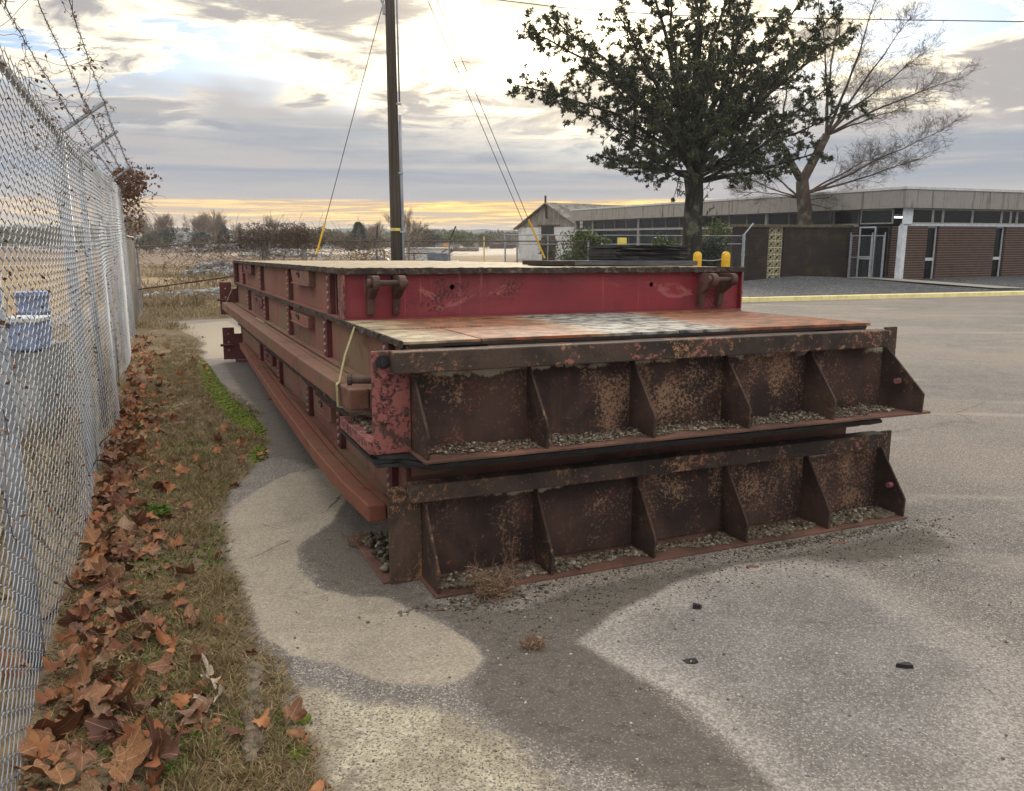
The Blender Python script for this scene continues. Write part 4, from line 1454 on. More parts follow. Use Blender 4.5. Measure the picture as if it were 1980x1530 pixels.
for wi, (o_, h_) in enumerate(ARM):
    b = MB(); pts = []
    for s in np.arange(-2.3, 15.0, .11):
        sag = .02 * math.sin((s - .86) / 3.26 * math.pi) if s < 15 else 0
        pts.append(fpt(s, o_ + rr.uniform(-.004, .004), f_top(s) + h_ - abs(sag) + rr.uniform(-.004, .004)))
    b.tube(pts, .0022, 4)
    for i, p in enumerate(pts):
        if i % 1 == 0:
            for _ in range(3):
                d_ = Vector((rr.uniform(-1, 1), rr.uniform(-1, 1), rr.uniform(-1, 1))).normalized() * .017
                b.tube([p - d_, p + d_], [.0013, .0013], 3, cap=False)
    fpart(b, 'barbed_wire', 'barbed_steel')

# dead vine creeping over fence and wires
vine = empty('dead_vine', fpt(3, 0, 0))
tag(vine, 'dead brown vine tangled through the barbed wire and mesh of the tall fence', 'vine')
b = MB(); lp, ld = [], []
for i in range(120):
    s = rr.uniform(.1, 14) if i % 2 else rr.uniform(.2, 5.5)
    o_ = rr.choice([.0, .07, .17, .265, .0]); h_ = f_top(s) + o_ * .8
    if i % 5 == 0:
        h_ = rr.uniform(.2, 2.4); o_ = .012
    p = fpt(s, o_, h_); d_ = Vector((rr.uniform(-1, 1), rr.uniform(-1, 1), rr.uniform(-.6, 1.0))).normalized()
    pts = [p]
    for k in range(rr.randint(5, 12)):
        d_ = (d_ + Vector((rr.uniform(-.6, .6), rr.uniform(-.6, .6), rr.uniform(-.7, .45)))).normalized()
        if o_ == .012:
            d_ = (d_ - FN * d_.dot(FN)).normalized()
        p = p + d_ * .045
        off = (p - FP).dot(FN)
        if off > .33 or off < -.1:
            p = p - FN * (off * .3)
        pts.append(p)
        if rr.random() < .40:
            lp.append(tuple(p)); ld.append((rr.uniform(-1, 1), rr.uniform(-1, 1), rr.uniform(-1, .5)))
    b.tube(pts, .0014, 3, cap=False)
b.build('stem', MAT['barbed_steel'], vine, off=tuple(vine.location))['kind'] = 'stuff'
for i in range(650):
    s = rr.uniform(.3, 13); h_ = rr.uniform(.15, f_top(s))
    lp.append(tuple(fpt(s, rr.uniform(-.02, .03), h_))); ld.append((rr.uniform(-1, 1), rr.uniform(-1, 1), rr.uniform(-1, .3)))
o = leaves('foliage', np.array(lp) - np.array(vine.location), ld, .026, .018, 'vine_leaf_dry', vine, 3)


def leaf_cloud(cx, n, rx, rg, shell=.3):
    p = rg.normal(size=(n, 3)); p /= np.linalg.norm(p, axis=1, keepdims=True)
    p *= rg.uniform(shell, 1, (n, 1)) ** .6
    return p * np.array(rx)[None] + np.array(cx)[None]


rg = np.random.default_rng(9)
c_ = fpt(14.9, .12, 2.95)
vc = empty('vine_clump', c_)
tag(vc, 'ragged clump of dry brown vine leaves on the far post top of the tall fence', 'vine')
pp = np.concatenate([leaf_cloud((0, 0, 0), 800, (.38, .38, .3), rg), leaf_cloud((.05, 0, -.5), 260, (.2, .2, .6), rg), leaf_cloud((.15, .1, .05), 120, (.45, .45, .4), rg)])
leaves('foliage', pp, rg.normal(size=(len(pp), 3)) - np.array([0, 0, .5]), .075, .05, 'vine_leaf_dry', vc, 5)
b = MB()
for i in range(40):
    p = Vector((0, 0, -.4)); d_ = Vector((rr.uniform(-1, 1), rr.uniform(-1, 1), rr.uniform(-.4, 1))).normalized(); pts = [p]
    for k in range(7):
        d_ = (d_ + Vector((rr.uniform(-.5, .5), rr.uniform(-.5, .5), rr.uniform(-.6, .4)))).normalized(); p = p + d_ * .11; pts.append(p)
    b.tube(pts, .004, 3, cap=False)
b.build('stem', MAT['far_bark'], vc)['kind'] = 'stuff'


# ---------------- lower fences behind
def low_fence(name, label, A, B, h, posts, mesh_pitch, wire, wr=.0022, arms=(), rail2=None, z_of=None, fat=()):
    L = (B - A).length; D = (B - A).normalized(); N = Vector((D.y, -D.x, 0))
    r = empty(name, (A.x, A.y, gz(A.x, A.y))); tag(r, label, 'fence')
    top = (lambda s: h) if z_of is None else z_of

    def P(s, off, z):
        q = A + D * s + N * off
        return Vector((q.x, q.y, gz(q.x, q.y) + z))
    for s in posts:
        b = MB(); rad = .075 if s in fat else .03
        b.cyl(P(s, -.04, -.05), P(s, -.04, top(s) + (.25 if s in fat else .03)), rad, 10)
        b.build('post', MAT['weathered_post' if s in fat else 'galvanised'], r, off=tuple(r.location))
    b = MB(); b.tube([P(s, 0, top(s)) for s in np.linspace(0, L, 28)], .022, 6); b.build('top_rail', MAT[wire], r, off=tuple(r.location))
    if rail2 is not None:
        b = MB(); b.tube([P(s, 0, rail2) for s in np.linspace(0, L, 12)], .018, 6); b.build('rail', MAT['galvanised'], r, off=tuple(r.location))
    for s, dx in arms:
        b = MB(); b.tube([P(s, -.04, top(s)), P(s, -.04, top(s)) + D * dx + Vector((0, 0, .45))], .025, 5)
        b.build('barb_arm', MAT['rust_dark'], r, off=tuple(r.location))

    def pos(S, Z):
        x = A.x + D.x * S; y = A.y + D.y * S
        return x, y, gz_np(x, y) + Z, N.x, N.y
    tops = np.mean([top(s) for s in np.linspace(0, L, 9)])
    V, F2 = link_mesh(pos, int(L / mesh_pitch), mesh_pitch, .02, tops - .01, wr)
    V = V - np.array(r.location)[None]
    np_mesh('link_mesh', V, F2, MAT[wire], r)
    return r, P, L


FA = FP + FD * 21.6; FA.z = 0
low_fence('chain_link_fence', 'low vine-covered chain-link fence continuing from the tall fence to the back corner', FP + FD * 15.1, FA, 1.95, [2.2, 4.4, 6.4], .06, 'old_wire', .003)
F1B = FA + E1 * 13.9
vfen, VP, VL = low_fence('chain_link_fence', 'rusty low chain-link fence overgrown with brown vines between stack and dry field', FA.copy(), F1B, 1.86, [.05, 3.35, 4.45, 6.6, 8.9, 11.2, 13.8], .06, 'old_wire', .0038, arms=((6.6, .05), (8.9, .22)), fat=(3.35, 4.45),
                          z_of=lambda s: 1.70 + .16 * min(1, s / 3.2))
b = MB(); b.tube([VP(s, .05, .57 + .125 * s) for s in np.linspace(0, 4.6, 14)], .022, 6)
b.build('brace_rod', MAT['rust_dark'], vfen, off=tuple(vfen.location))
# vines massed on that fence
vn = empty('brown_vine', VP(3.9, 0, 1.2)); tag(vn, 'brown leafless vine mounded over the top of the low back fence', 'vine')
P_, D_ = [], []
rg = np.random.default_rng(31)
def vmass(s, z, n, rs, rz):
    for _ in range(int(n * 1.7)):
        a = np.clip(rg.normal(0, 1, 3), -1.5, 1.5) * np.array([rs, .22, rz]) * .62
        P_.append(tuple(VP(s + a[0], a[1], max(.05, z + a[2])) - vn.location)); D_.append(rg.normal(size=3))
vmass(3.6, 2.0, 1800, .95, .34); vmass(4.4, 1.95, 1000, .6, .3); vmass(2.9, 1.85, 700, .8, .25); vmass(2.4, 1.75, 420, 1.1, .22); vmass(1.0, 1.6, 160, 1.2, .18); vmass(6.0, 1.6, 330, .8, .4); vmass(6.2, .9, 420, .5, .6); vmass(5.4, 1.85, 240, 1.2, .12); vmass(3.3, 1.1, 300, .3, .7); vmass(8.0, 1.85, 160, 1.3, .07); vmass(2.0, 1.0, 300, 1.4, .6)
leaves('foliage', P_, D_, .075, .022, 'vine_twig', vn, 8)
b = MB()
for i in range(700):
    s = rr.choice([3.6, 4.3, 2.6, 1.4, 5.8, 6.2, 7.5]) + rr.gauss(0, .6); p = VP(s, rr.uniform(-.1, .1), rr.uniform(.6, 1.9)); d_ = Vector((rr.uniform(-1, 1), rr.uniform(-.4, .4), rr.uniform(-.3, 1))).normalized(); pts = [p]
    for k in range(7):
        d_ = (d_ + Vector((rr.uniform(-.5, .5), rr.uniform(-.3, .3), rr.uniform(-.5, .4)))).normalized(); p = p + d_ * .13; pts.append(p)
    b.tube(pts, .005, 3, cap=False)
b.build('stem', MAT['far_bark'], vn, off=tuple(vn.location))['kind'] = 'stuff'

F2A, F2B = Vector((-.3, 32.4, 0)), Vector((10.25, 36.75, 0))
low_fence('chain_link_fence', 'galvanised chain-link fence with double top rail between pale shed and brick screen wall', F2A, F2B, 2.08, [0.05, 1.9, 3.9, 6.1, 8.6], .06, 'galvanised_wire', .0024, rail2=1.72)
r = empty('fence_end_post', (10.3, 36.7, gz(10.3, 36.7))); tag(r, 'galvanised fence end post with a bent arm beside the brick screen wall', 'post')
b = MB(); b.cyl((0, 0, -.05), (0, 0, 2.15), .07, 12); b.build('post', MAT['galvanised'], r)
b = MB(); b.tube([(0, 0, 2.12), (.42, .1, 2.62)], .035, 8); b.build('barb_arm', MAT['galvanised'], r)
for z_ in (1.2, 1.9):
    b = MB(); b.cyl((0, 0, z_), (0, 0, z_ + .07), .085, 12); b.build('clamp', MAT['galvanised'], r)

# ------------------------------------------------------------------ office building
BZ = -.31
B0 = Vector((17.45, 37.0, BZ))
BM = Matrix(((E1.x, E2.x, 0, B0.x), (E1.y, E2.y, 0, B0.y), (0, 0, 1, B0.z), (0, 0, 0, 1)))


def fac_x(px):
    """distance along the right-hand front that is seen at picture column px"""
    d = ray(px, 480); t = (B0.dot(E2)) / d.dot(E2)
    return (Vector((0, 0, CAM_H)) + d * t - B0).dot(E1)


def fac_y(px):
    d = ray(px, 430); t = (B0.dot(E1)) / d.dot(E1)
    return (Vector((0, 0, CAM_H)) + d * t - B0).dot(E2)


simple('bronze_frame', C(112, 110, 106), C(92, 90, 88), 5, .5, 0)
bld = empty('office_building', None, BM)
tag(bld, 'long single-storey brown brick building with deep concrete fascia, clerestory windows and white corner column', 'building')


def bp(mb, name, mat, parent=None, **kw):
    return mb.build(name, MAT[mat], parent or bld, **kw)


BX1, BY1, HZ, ZS, ZG = 16.0, 31.5, 3.25, 2.47, 2.58
# fascia panels
for side in (0, 1):
    edges = []
    if side == 0:
        x = -.36
        while x < BX1:
            edges.append((x, min(x + 2.35, BX1))); x += 2.35
        for a, c in edges:
            b = MB(); b.box(a + .006, c - .006, -.36, -.24, HZ, HZ + .80); bp(b, 'fascia_panel', 'fascia_concrete', bevel=.01)
    else:
        y = -.235
        while y < BY1:
            edges.append((y, min(y + 2.35, BY1))); y += 2.35
        for a, c in edges:
            b = MB(); b.box(-.36, -.24, a + .006, c - .006, HZ, HZ + .80); bp(b, 'fascia_panel', 'fascia_concrete', bevel=.01)
b = MB(); b.box(-.40, BX1, -.40, -.20, HZ + .803, HZ + .91); b.box(-.40, -.20, -.197, BY1, HZ + .803, HZ + .91)
bp(b, 'roof_trim', 'white_trim')
b = MB(); b.box(-.2, BX1, -.2, BY1, HZ + .62, HZ + .80)
bp(b, 'roof', 'roof_felt')
b = MB(); b.box(-.24, BX1, -.24, BY1, HZ + .01, HZ + .06)
bp(b, 'soffit', 'fascia_concrete')
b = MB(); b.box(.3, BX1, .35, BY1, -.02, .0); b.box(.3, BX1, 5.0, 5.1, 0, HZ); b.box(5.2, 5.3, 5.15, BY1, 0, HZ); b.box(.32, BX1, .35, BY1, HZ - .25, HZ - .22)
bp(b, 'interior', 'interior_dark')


def window(x0, x1, z0, z1, axis, name='window', fr='aluminium_frame', w=.055, setback=.05):
    """frame with one pane; axis 0 faces the front, 1 the long left side"""
    def bx(mb, a, c, d0, d1, e, f):
        mb.box(a, c, d0, d1, e, f) if axis == 0 else mb.box(d0, d1, a, c, e, f)
    b = MB()
    bx(b, x0, x0 + w, setback, setback + .08, z0, z1); bx(b, x1 - w, x1, setback, setback + .08, z0, z1)
    bx(b, x0 + w, x1 - w, setback, setback + .08, z0, z0 + w); bx(b, x0 + w, x1 - w, setback, setback + .08, z1 - w, z1)
    f = bp(b, name, fr)
    b = MB(); bx(b, x0 + w, x1 - w, setback + .035, setback + .043, z0 + w, z1 - w)
    b.build('pane', MAT['window_glass'], f)
    return f


# front: clerestory, brick piers and slot windows
cols_f = [fac_x(p) for p in (1757, 1800, 1819.5, 1876, 1932, 1949.5)]
step_ = cols_f[3] - cols_f[1]
xx_ = cols_f[:]
while xx_[-1] < BX1 - 1:
    xx_.append(xx_[-1] + (1.45 if len(xx_) % 3 else .45))
for a, c in zip(xx_[:-1], xx_[1:]):
    window(a + .012, c - .012, ZG, HZ, 0)
slots = [(fac_x(1791), fac_x(1813)), (fac_x(1922), fac_x(1942))]
slots.append((slots[1][0] + slots[1][0] - slots[0][0], slots[1][1] + slots[1][0] - slots[0][0]))
x = .12
for (a, c) in slots:
    b = MB(); b.box(x, a, 0, .3, 0, ZS); bp(b, 'brick_wall', 'brick_facade')
    f = window(a + .06, c - .0, .0, ZS, 0, 'slot_window', 'white_trim', .07, .14)
    b = MB(); b.box(a + .1, c - .06, .10, .22, .92, 1.05); b.build('transom', MAT['white_trim'], f)
    b = MB(); b.box(a + .0, c - .0, .06, .3, -.02, .0); b.build('sill', MAT['white_trim'], f)
    b = MB(); b.box(a, a + .055, .06, .3, .0, ZS); bp(b, 'reveal', 'dark_frame')
    x = c + .005
b = MB(); b.box(x, BX1, 0, .3, 0, ZS); bp(b, 'brick_wall', 'brick_facade')
b = MB(); b.box(.0, BX1, -.03, .14, ZS + .005, ZG - .005); bp(b, 'sill_band', 'white_trim')
# the corner column
b = MB(); b.box(-.33, -.07, -.33, -.07, .0, ZG - .1); b.box(-.12, .45, -.12, -.04, ZG - .03, HZ)
bp(b, 'corner_column', 'white_paint', bevel=.01)
# long left side
ys_ = [fac_y(p) for p in (1657, 1600, 1541, 1480)]
x = 4.1
y_e = [.5, 2.55]
y = 2.62
n_ = 0
while y < BY1 - 1.5:
    y2 = y + 1.55
    window(y, y2, ZG, HZ, 1, 'window', 'bronze_frame', .045)
    n_ += 1
    y = y2 + .02
    if n_ % 4 == 0:
        b = MB(); b.box(-.02, .2, y, y + .22, .0, HZ); bp(b, 'wall_pier', 'fascia_concrete'); y += .24
b = MB(); b.box(.02, .3, 2.62, 17.0, 0, ZS); bp(b, 'brick_wall', 'brick_facade')
b = MB(); b.box(-.03, .12, 2.62, BY1, ZS + .005, ZG - .005); bp(b, 'sill_band', 'aluminium_frame')
y = 17.1
while y < BY1 - 1.5:
    window(y, y + 1.55, 1.4, ZS, 1, 'window', 'dark_frame', .04); y += 1.57
b = MB(); b.box(.02, .3, 17.05, BY1, 0, 1.39); bp(b, 'brick_wall', 'brick_facade')
b = MB(); b.box(-.02, .3, BY1 - .3, BY1, 0, HZ); bp(b, 'wall_pier', 'fascia_concrete')
# entrance behind the gate: door, side light and the pane above
window(.62, 2.5, ZG, HZ, 1)
f = window(.75, 1.5, .02, ZS, 1, 'side_light', 'dark_frame')
f = window(1.52, 2.5, .02, ZS, 1, 'door', 'white_trim', .07)
b = MB(); b.box(.06, .13, 1.6, 2.42, .95, 1.1); b.build('push_bar', MAT['white_trim'], f)
b = MB(); b.box(.03, .26, .12, .62, 0, ZS); bp(b, 'brick_wall', 'brick_facade')
b = MB(); b.box(.6, .64, 1.2, 2.3, 1.2, 2.1); bp(b, 'inner_notice', 'interior_tan')
b = MB(); b.box(.9, 2.6, 1.3, 1.42, 2.86, 2.93)
bp(b, 'ceiling_lamp', 'lamp_light')

# ---------------- screen wall with pierced blocks
SW = Matrix(((-E1.x, E2.x, 0, 16.3), (-E1.y, E2.y, 0, 39.62), (0, 0, 1, BZ), (0, 0, 0, 1)))
sw = empty('screen_wall', None, SW)
tag(sw, 'dark brick screen wall with a cream column of pierced blocks in front of the long building', 'wall')
SWH = 2.42
def sw_u(px):
    d = ray(px, 480); o = Vector((16.3, 39.62, 0)); t = o.dot(E2) / d.dot(E2)
    return (o - (Vector((0, 0, CAM_H)) + d * t)).dot(E1)
ua, ub = sw_u(1513), sw_u(1487)
SWL = sw_u(1421)
b = MB(); b.box(.02, ua - .05, 0, .22, 0, SWH); b.build('brick_wall', MAT['brick_screen'], sw)
b = MB(); b.box(ub + .05, SWL, 0, .22, 0, SWH); b.build('brick_wall', MAT['brick_screen'], sw)
b = MB(); b.box(-.02, SWL + .08, -.05, .27, SWH + .003, SWH + .13); b.build('coping', MAT['brick_coping'], sw, bevel=.01)
b = MB(); b.box(ua - .045, ua - .003, .05, .22, 0, SWH); b.box(ub + .003, ub + .045, .05, .22, 0, SWH); b.build('reveal', MAT['dark_frame'], sw)
bw_ = (ub - ua) / 2
b = MB(); rows = 8; bh_ = SWH / rows
t_ = .022
b.box(0, bw_, 0, .1, 0, t_); b.box(0, bw_, 0, .1, bh_ - t_, bh_); b.box(0, t_, 0, .1, t_, bh_ - t_); b.box(bw_ - t_, bw_, 0, .1, t_, bh_ - t_)
for cx, cz, r_ in ((bw_ / 2, bh_ / 2, bw_ * .26), (0, 0, bw_ * .42), (bw_, 0, bw_ * .42), (0, bh_, bw_ * .42), (bw_, bh_, bw_ * .42)):
    for k in range(14):
        a0, a1 = 2 * math.pi * k / 14, 2 * math.pi * (k + 1) / 14
        am = (a0 + a1) / 2
        if not (0 <= cx + r_ * math.cos(am) <= bw_ and 0 <= cz + r_ * math.sin(am) <= bh_):
            continue
        q = [(cx + rr_ * math.cos(a), cz + rr_ * math.sin(a)) for rr_, a in ((r_ - .014, a0), (r_ + .014, a0), (r_ + .014, a1), (r_ - .014, a1))]
        b.prism(q, 1, .012, .09)
simple('cream_block', C(206, 200, 168), C(178, 170, 138), 6, .85, .2)
blk = b.build('screen_block', MAT['cream_block'], sw)
first = True
for i in range(2):
    for j in range(rows):
        o = blk if first else blk.copy()
        if not first:
            COL.objects.link(o)
        first = False
        o.location = (ua + i * bw_, .06, j * bh_)
b = MB(); b.box(ua - .05, ub + .05, .3, .34, 0, SWH); b.build('backing', MAT['interior_dark'], sw)

# ---------------- gate beside it
GM = Matrix(((E2.x, E1.x, 0, 0), (E2.y, E1.y, 0, 0), (0, 0, 1, 0), (0, 0, 0, 1)))
g0 = B0 + E2 * .72 - E1 * .28
GM.translation = g0
gate = empty('chain_link_gate', None, GM)
tag(gate, 'galvanised chain-link gate in two leaves closing the entrance beside the white column', 'gate')
def gbuild(mb, nm, mat='galvanised', par=None):
    return mb.build(nm, MAT[mat], par or gate)
for (a, c) in ((.0, .62), (.70, 1.88)):
    b = MB()
    for q in (a, c):
        b.cyl((q, 0, .06), (q, 0, 2.08), .026, 8)
    for z in (.08, 2.05) + ((1.05,) if c > 1 else ()):
        b.cyl((a, 0, z), (c, 0, z), .022, 8)
    f = gbuild(b, 'leaf')
    def pos(S, Z, a=a):
        return a + S, S * 0, Z, 0.0, 1.0
    V, F2 = link_mesh(pos, int((c - a) / .06), .06, .1, 2.05, .0025)
    np_mesh('link_mesh', V, F2, MAT['galvanised_wire'], f)
for q in (-.06, .66, 1.95):
    b = MB(); b.cyl((q, .0, 0), (q, 0, 2.2), .028, 10); gbuild(b, 'post')

# ---------------- kerb, gravel bed and path
KA = on_ground(1300, 588); KB = on_ground(1985, 571)
kd = (KB - KA); kd.z = 0; kd.normalize(); kn = Vector((-kd.y, kd.x, 0))
kerb = empty('kerb', None); kerb['kind'] = 'structure'
K0 = KA - kd * 3.2
for i in range(12):
    p = K0 + kd * (2.95 * i)
    z = gz(p.x, p.y); Mk = Matrix(((kd.x, kn.x, 0, p.x), (kd.y, kn.y, 0, p.y), (0, 0, 1, z), (0, 0, 0, 1)))
    b = MB(); b.prism([(0, -.1), (.02, .125), (.05, .145), (.17, .145), (.17, -.1)], 0, .006, 2.944)
    o = b.build('kerb_stone', MAT['kerb_yellow'], kerb); o.matrix_local = Mk
m, T = new_mat('slate_gravel')
v = T.coord('Object')
vo = T.sep(T.voronoi(v, 26, 'F1', 'Color'))[0]; vd = T.voronoi(v, 26); n = T.noise(v, 1.2, 5, .6)
col = T.mix(vo, C(50, 52, 58), C(86, 88, 96)); col = T.mix(T.step(n, .4, .7, 0, .4), col, C(58, 54, 50)); col = T.mix(T.step(vo, .96, .99), col, C(190, 190, 186))
T.principled(col, .85, T.bump(T.math('ADD', vo, T.math('MULTIPLY', vd, -1)), .8, .03), 0, .3)
MAT['slate_gravel'] = m
gb_x = np.linspace(0, 34, 120); gb_y = np.linspace(0, 16, 60)
GXX, GYY = np.meshgrid(gb_x, gb_y)
px_ = K0.x + kd.x * GXX + kn.x * (GYY + .171); py_ = K0.y + kd.y * GXX + kn.y * (GYY + .171)
rise = np.clip(GYY / 10.5, 0, 1)
pz_ = gz_np(px_, py_) + .13 + .05 * (vnoise(GXX * .9, GYY * .9, 3) - .5) + .18 * np.exp(-((px_ - 13.4) / 2.0) ** 2 - ((py_ - 37.6) / 1.6) ** 2) - .12 * np.clip((GYY - 9.0) / 2, 0, 1)
idx2 = np.arange(px_.size).reshape(px_.shape)
F = np.stack([idx2[:-1, :-1], idx2[:-1, 1:], idx2[1:, 1:], idx2[1:, :-1]], -1).reshape(-1, 4)
gbed = np_mesh('gravel_bed', np.stack([px_, py_, pz_], -1).reshape(-1, 3), F, MAT['slate_gravel'], None, True)
tag(gbed, kind='structure')
pa, pb_ = g0 + E2 * 1.0 - E1 * .1, on_ground(1955, 567)
b = MB(); pd = (pb_ - pa); pd.z = 0; pl_ = pd.length; pd.normalize(); pn = Vector((-pd.y, pd.x, 0))
for i in range(9):
    q0 = pa + pd * (pl_ * i / 8)
    for s_ in (-.62, .62):
        q = q0 + pn * s_; b.v.append((q.x, q.y, gz(q.x, q.y) + .185 - .045 * abs(0)))
    if i:
        o_i = 2 * (i - 1); b.f.append((o_i, o_i + 1, o_i + 3, o_i + 2))
path = b.build('footpath', MAT['path_concrete']); tag(path, kind='structure')
pts = []
for _ in range(70):
    x, y = rr.uniform(4, 26), rr.uniform(.5, 9); q = K0 + kd * x + kn * y
    pts.append((q.x, q.y, gz(q.x, q.y) + .14))
tag(stones('white_chips', pts, [rr.uniform(.04, .10) for _ in pts], 'pale_gravel', seed=12), 'pale stones strewn over the dark gravel bed', 'stones', kind='stuff')

# ---------------- bollards
for px, lab in ((1348.5, 'yellow round-topped bollard nearest the evergreen trunk'), (1403.5, 'yellow round-topped bollard standing nearer the brick screen wall')):
    p = at(px, 500, 24.6); zb = gz(p.x, p.y); top = at(px, 486.5, 24.6).z
    b = MB(); prof = [(0.128, 0), (.128, top - zb - .12)] + [(.128 * math.cos(a), top - zb - .12 + .12 * math.sin(a)) for a in [math.pi / 2 * k / 7 for k in range(1, 8)]]
    b.tube([(0, 0, h) for r_, h in prof], [max(r_, .002) for r_, h in prof], 20)
    o = b.build('bollard', MAT['yellow_paint'], None, smooth=True); o.location = (p.x, p.y, zb)
    tag(o, lab, 'bollard', 'yellow bollards at the kerb')
p0, p1 = at(1348.5, 502, 24.75), at(1403.5, 500, 24.75)
b = MB(); b.tube([p0 + (p1 - p0) * t + Vector((0, 0, -.05 * math.sin(t * math.pi))) for t in np.linspace(0, 1, 9)], .014, 6)
tag(b.build('chain', MAT['galvanised']), 'slack chain hanging between the two yellow bollards', 'chain')

# ------------------------------------------------------------------ utility pole and wires
PX, PY = at(767, 500, 24.0).x, 24.0
pz = gz(PX, PY)
pole = empty('utility_pole', (PX, PY, pz))
tag(pole, 'tall weathered wooden utility pole with a grey conduit up its right side', 'pole')
b = MB(); b.tube([(0, 0, -.2), (0, 0, 3), (0, 0, 6.5), (0, 0, 10.6)], [.168, .158, .142, .125], 18)
b.build('shaft', MAT['pole_wood'], pole, smooth=True)
b = MB(); b.tube([(.205, -.03, 0), (.205, -.03, 5.35)], .042, 10); b.build('conduit', MAT['pipe_grey'], pole, smooth=True)
b = MB(); b.tube([(.200, -.03, 5.7), (.195, -.03, 9.5)], .026, 8); b.build('cable', MAT['pipe_grey'], pole, smooth=True)
for z in (2.1, 3.75, 5.62):
    b = MB(); b.box(.10, .255, -.09, .02, z, z + .05); b.build('clamp', MAT['galvanised'], pole)
b = MB(); b.prism([(math.cos(a) * .166, math.sin(a) * .166) for a in [math.pi * 1.16 + math.pi * .68 * k / 8 for k in range(9)]] + [(math.cos(a) * .150, math.sin(a) * .150) for a in [math.pi * 1.84 - math.pi * .68 * k / 8 for k in range(9)]], 2, 2.15, 2.23)
b.build('marker_plate', MAT['faded_yellow_paint'], pole)
b = MB(); b.tube([(-.12, -.05, 8.15), (-.22, -.08, 8.35), (-.2, -.1, 8.8), (-.34, -.1, 9.4)], .03, 8); b.box(-.2, -.11, -.1, .0, 8.0, 8.25)
b.build('bracket', MAT['galvanised'], pole)


def guy(p0, p1, guard, label):
    r = empty('guy_wire', p1); tag(r, label, 'guy wire', 'guy wires anchoring the wooden pole')
    b = MB(); b.tube([p0 - p1, Vector((0, 0, 0))], .011, 5); b.build('wire', MAT['barbed_steel'], r)
    d = (p0 - p1).normalized()
    b = MB(); b.tube([d * .12, d * guard], .028, 8); b.build('guard', MAT['yellow_paint'], r)
    return r


guy(Vector((PX - .15, PY, 8.1)), at(610, 500, 23.0), 1.05, 'guy wire running down to the left of the wooden pole into a yellow guard')
guy(Vector((PX + .3, PY + .2, 10.4)), at(1056, 506, 25.5), 1.4, 'guy wire running right from the wooden pole to the yellow guard by the shed')
w0, w1 = at(818, -20, 24.6), at(1016, 440, 25.8)
b = MB(); b.tube([w0, w1], .011, 5); b.tube([at(876, 122, 24.9), at(890, 118, 24.95), at(908, 121, 24.8)], .006, 5)
tag(b.build('stay_wire', MAT['barbed_steel']), 'bare stay wire slanting just left of the right-hand guy wire', 'wire')
b = MB(); b.tube([at(940, -3, 30), at(1080, 14, 29.5), at(1300, 30, 29), at(1700, 38, 28), at(2050, 43, 27)], .016, 5)
tag(b.build('power_line', MAT['black_rubber']), 'black overhead cable crossing in front of the tree tops', 'cable')


# ------------------------------------------------------------------ trees
def limb(rr, p, target, r0, r1, n=8, wob=.12, up=.0):
    """bent path from p to target; returns points and radii"""
    p = Vector(p); target = Vector(target); pts, rad = [], []
    d = target - p; L = d.length
    mid = p + d * .5 + Vector((0, 0, up * L)) + Vector((rr.uniform(-1, 1), rr.uniform(-1, 1), rr.uniform(-.5, .5))) * wob * L
    for i in range(n + 1):
        t = i / n
        q = p * (1 - t) ** 2 + mid * 2 * t * (1 - t) + target * t * t
        if 0 < i < n:
            q = q + Vector((rr.uniform(-1, 1), rr.uniform(-1, 1), rr.uniform(-1, 1))) * wob * .12 * L
        pts.append(q); rad.append(r0 + (r1 - r0) * t ** .8)
    return pts, rad


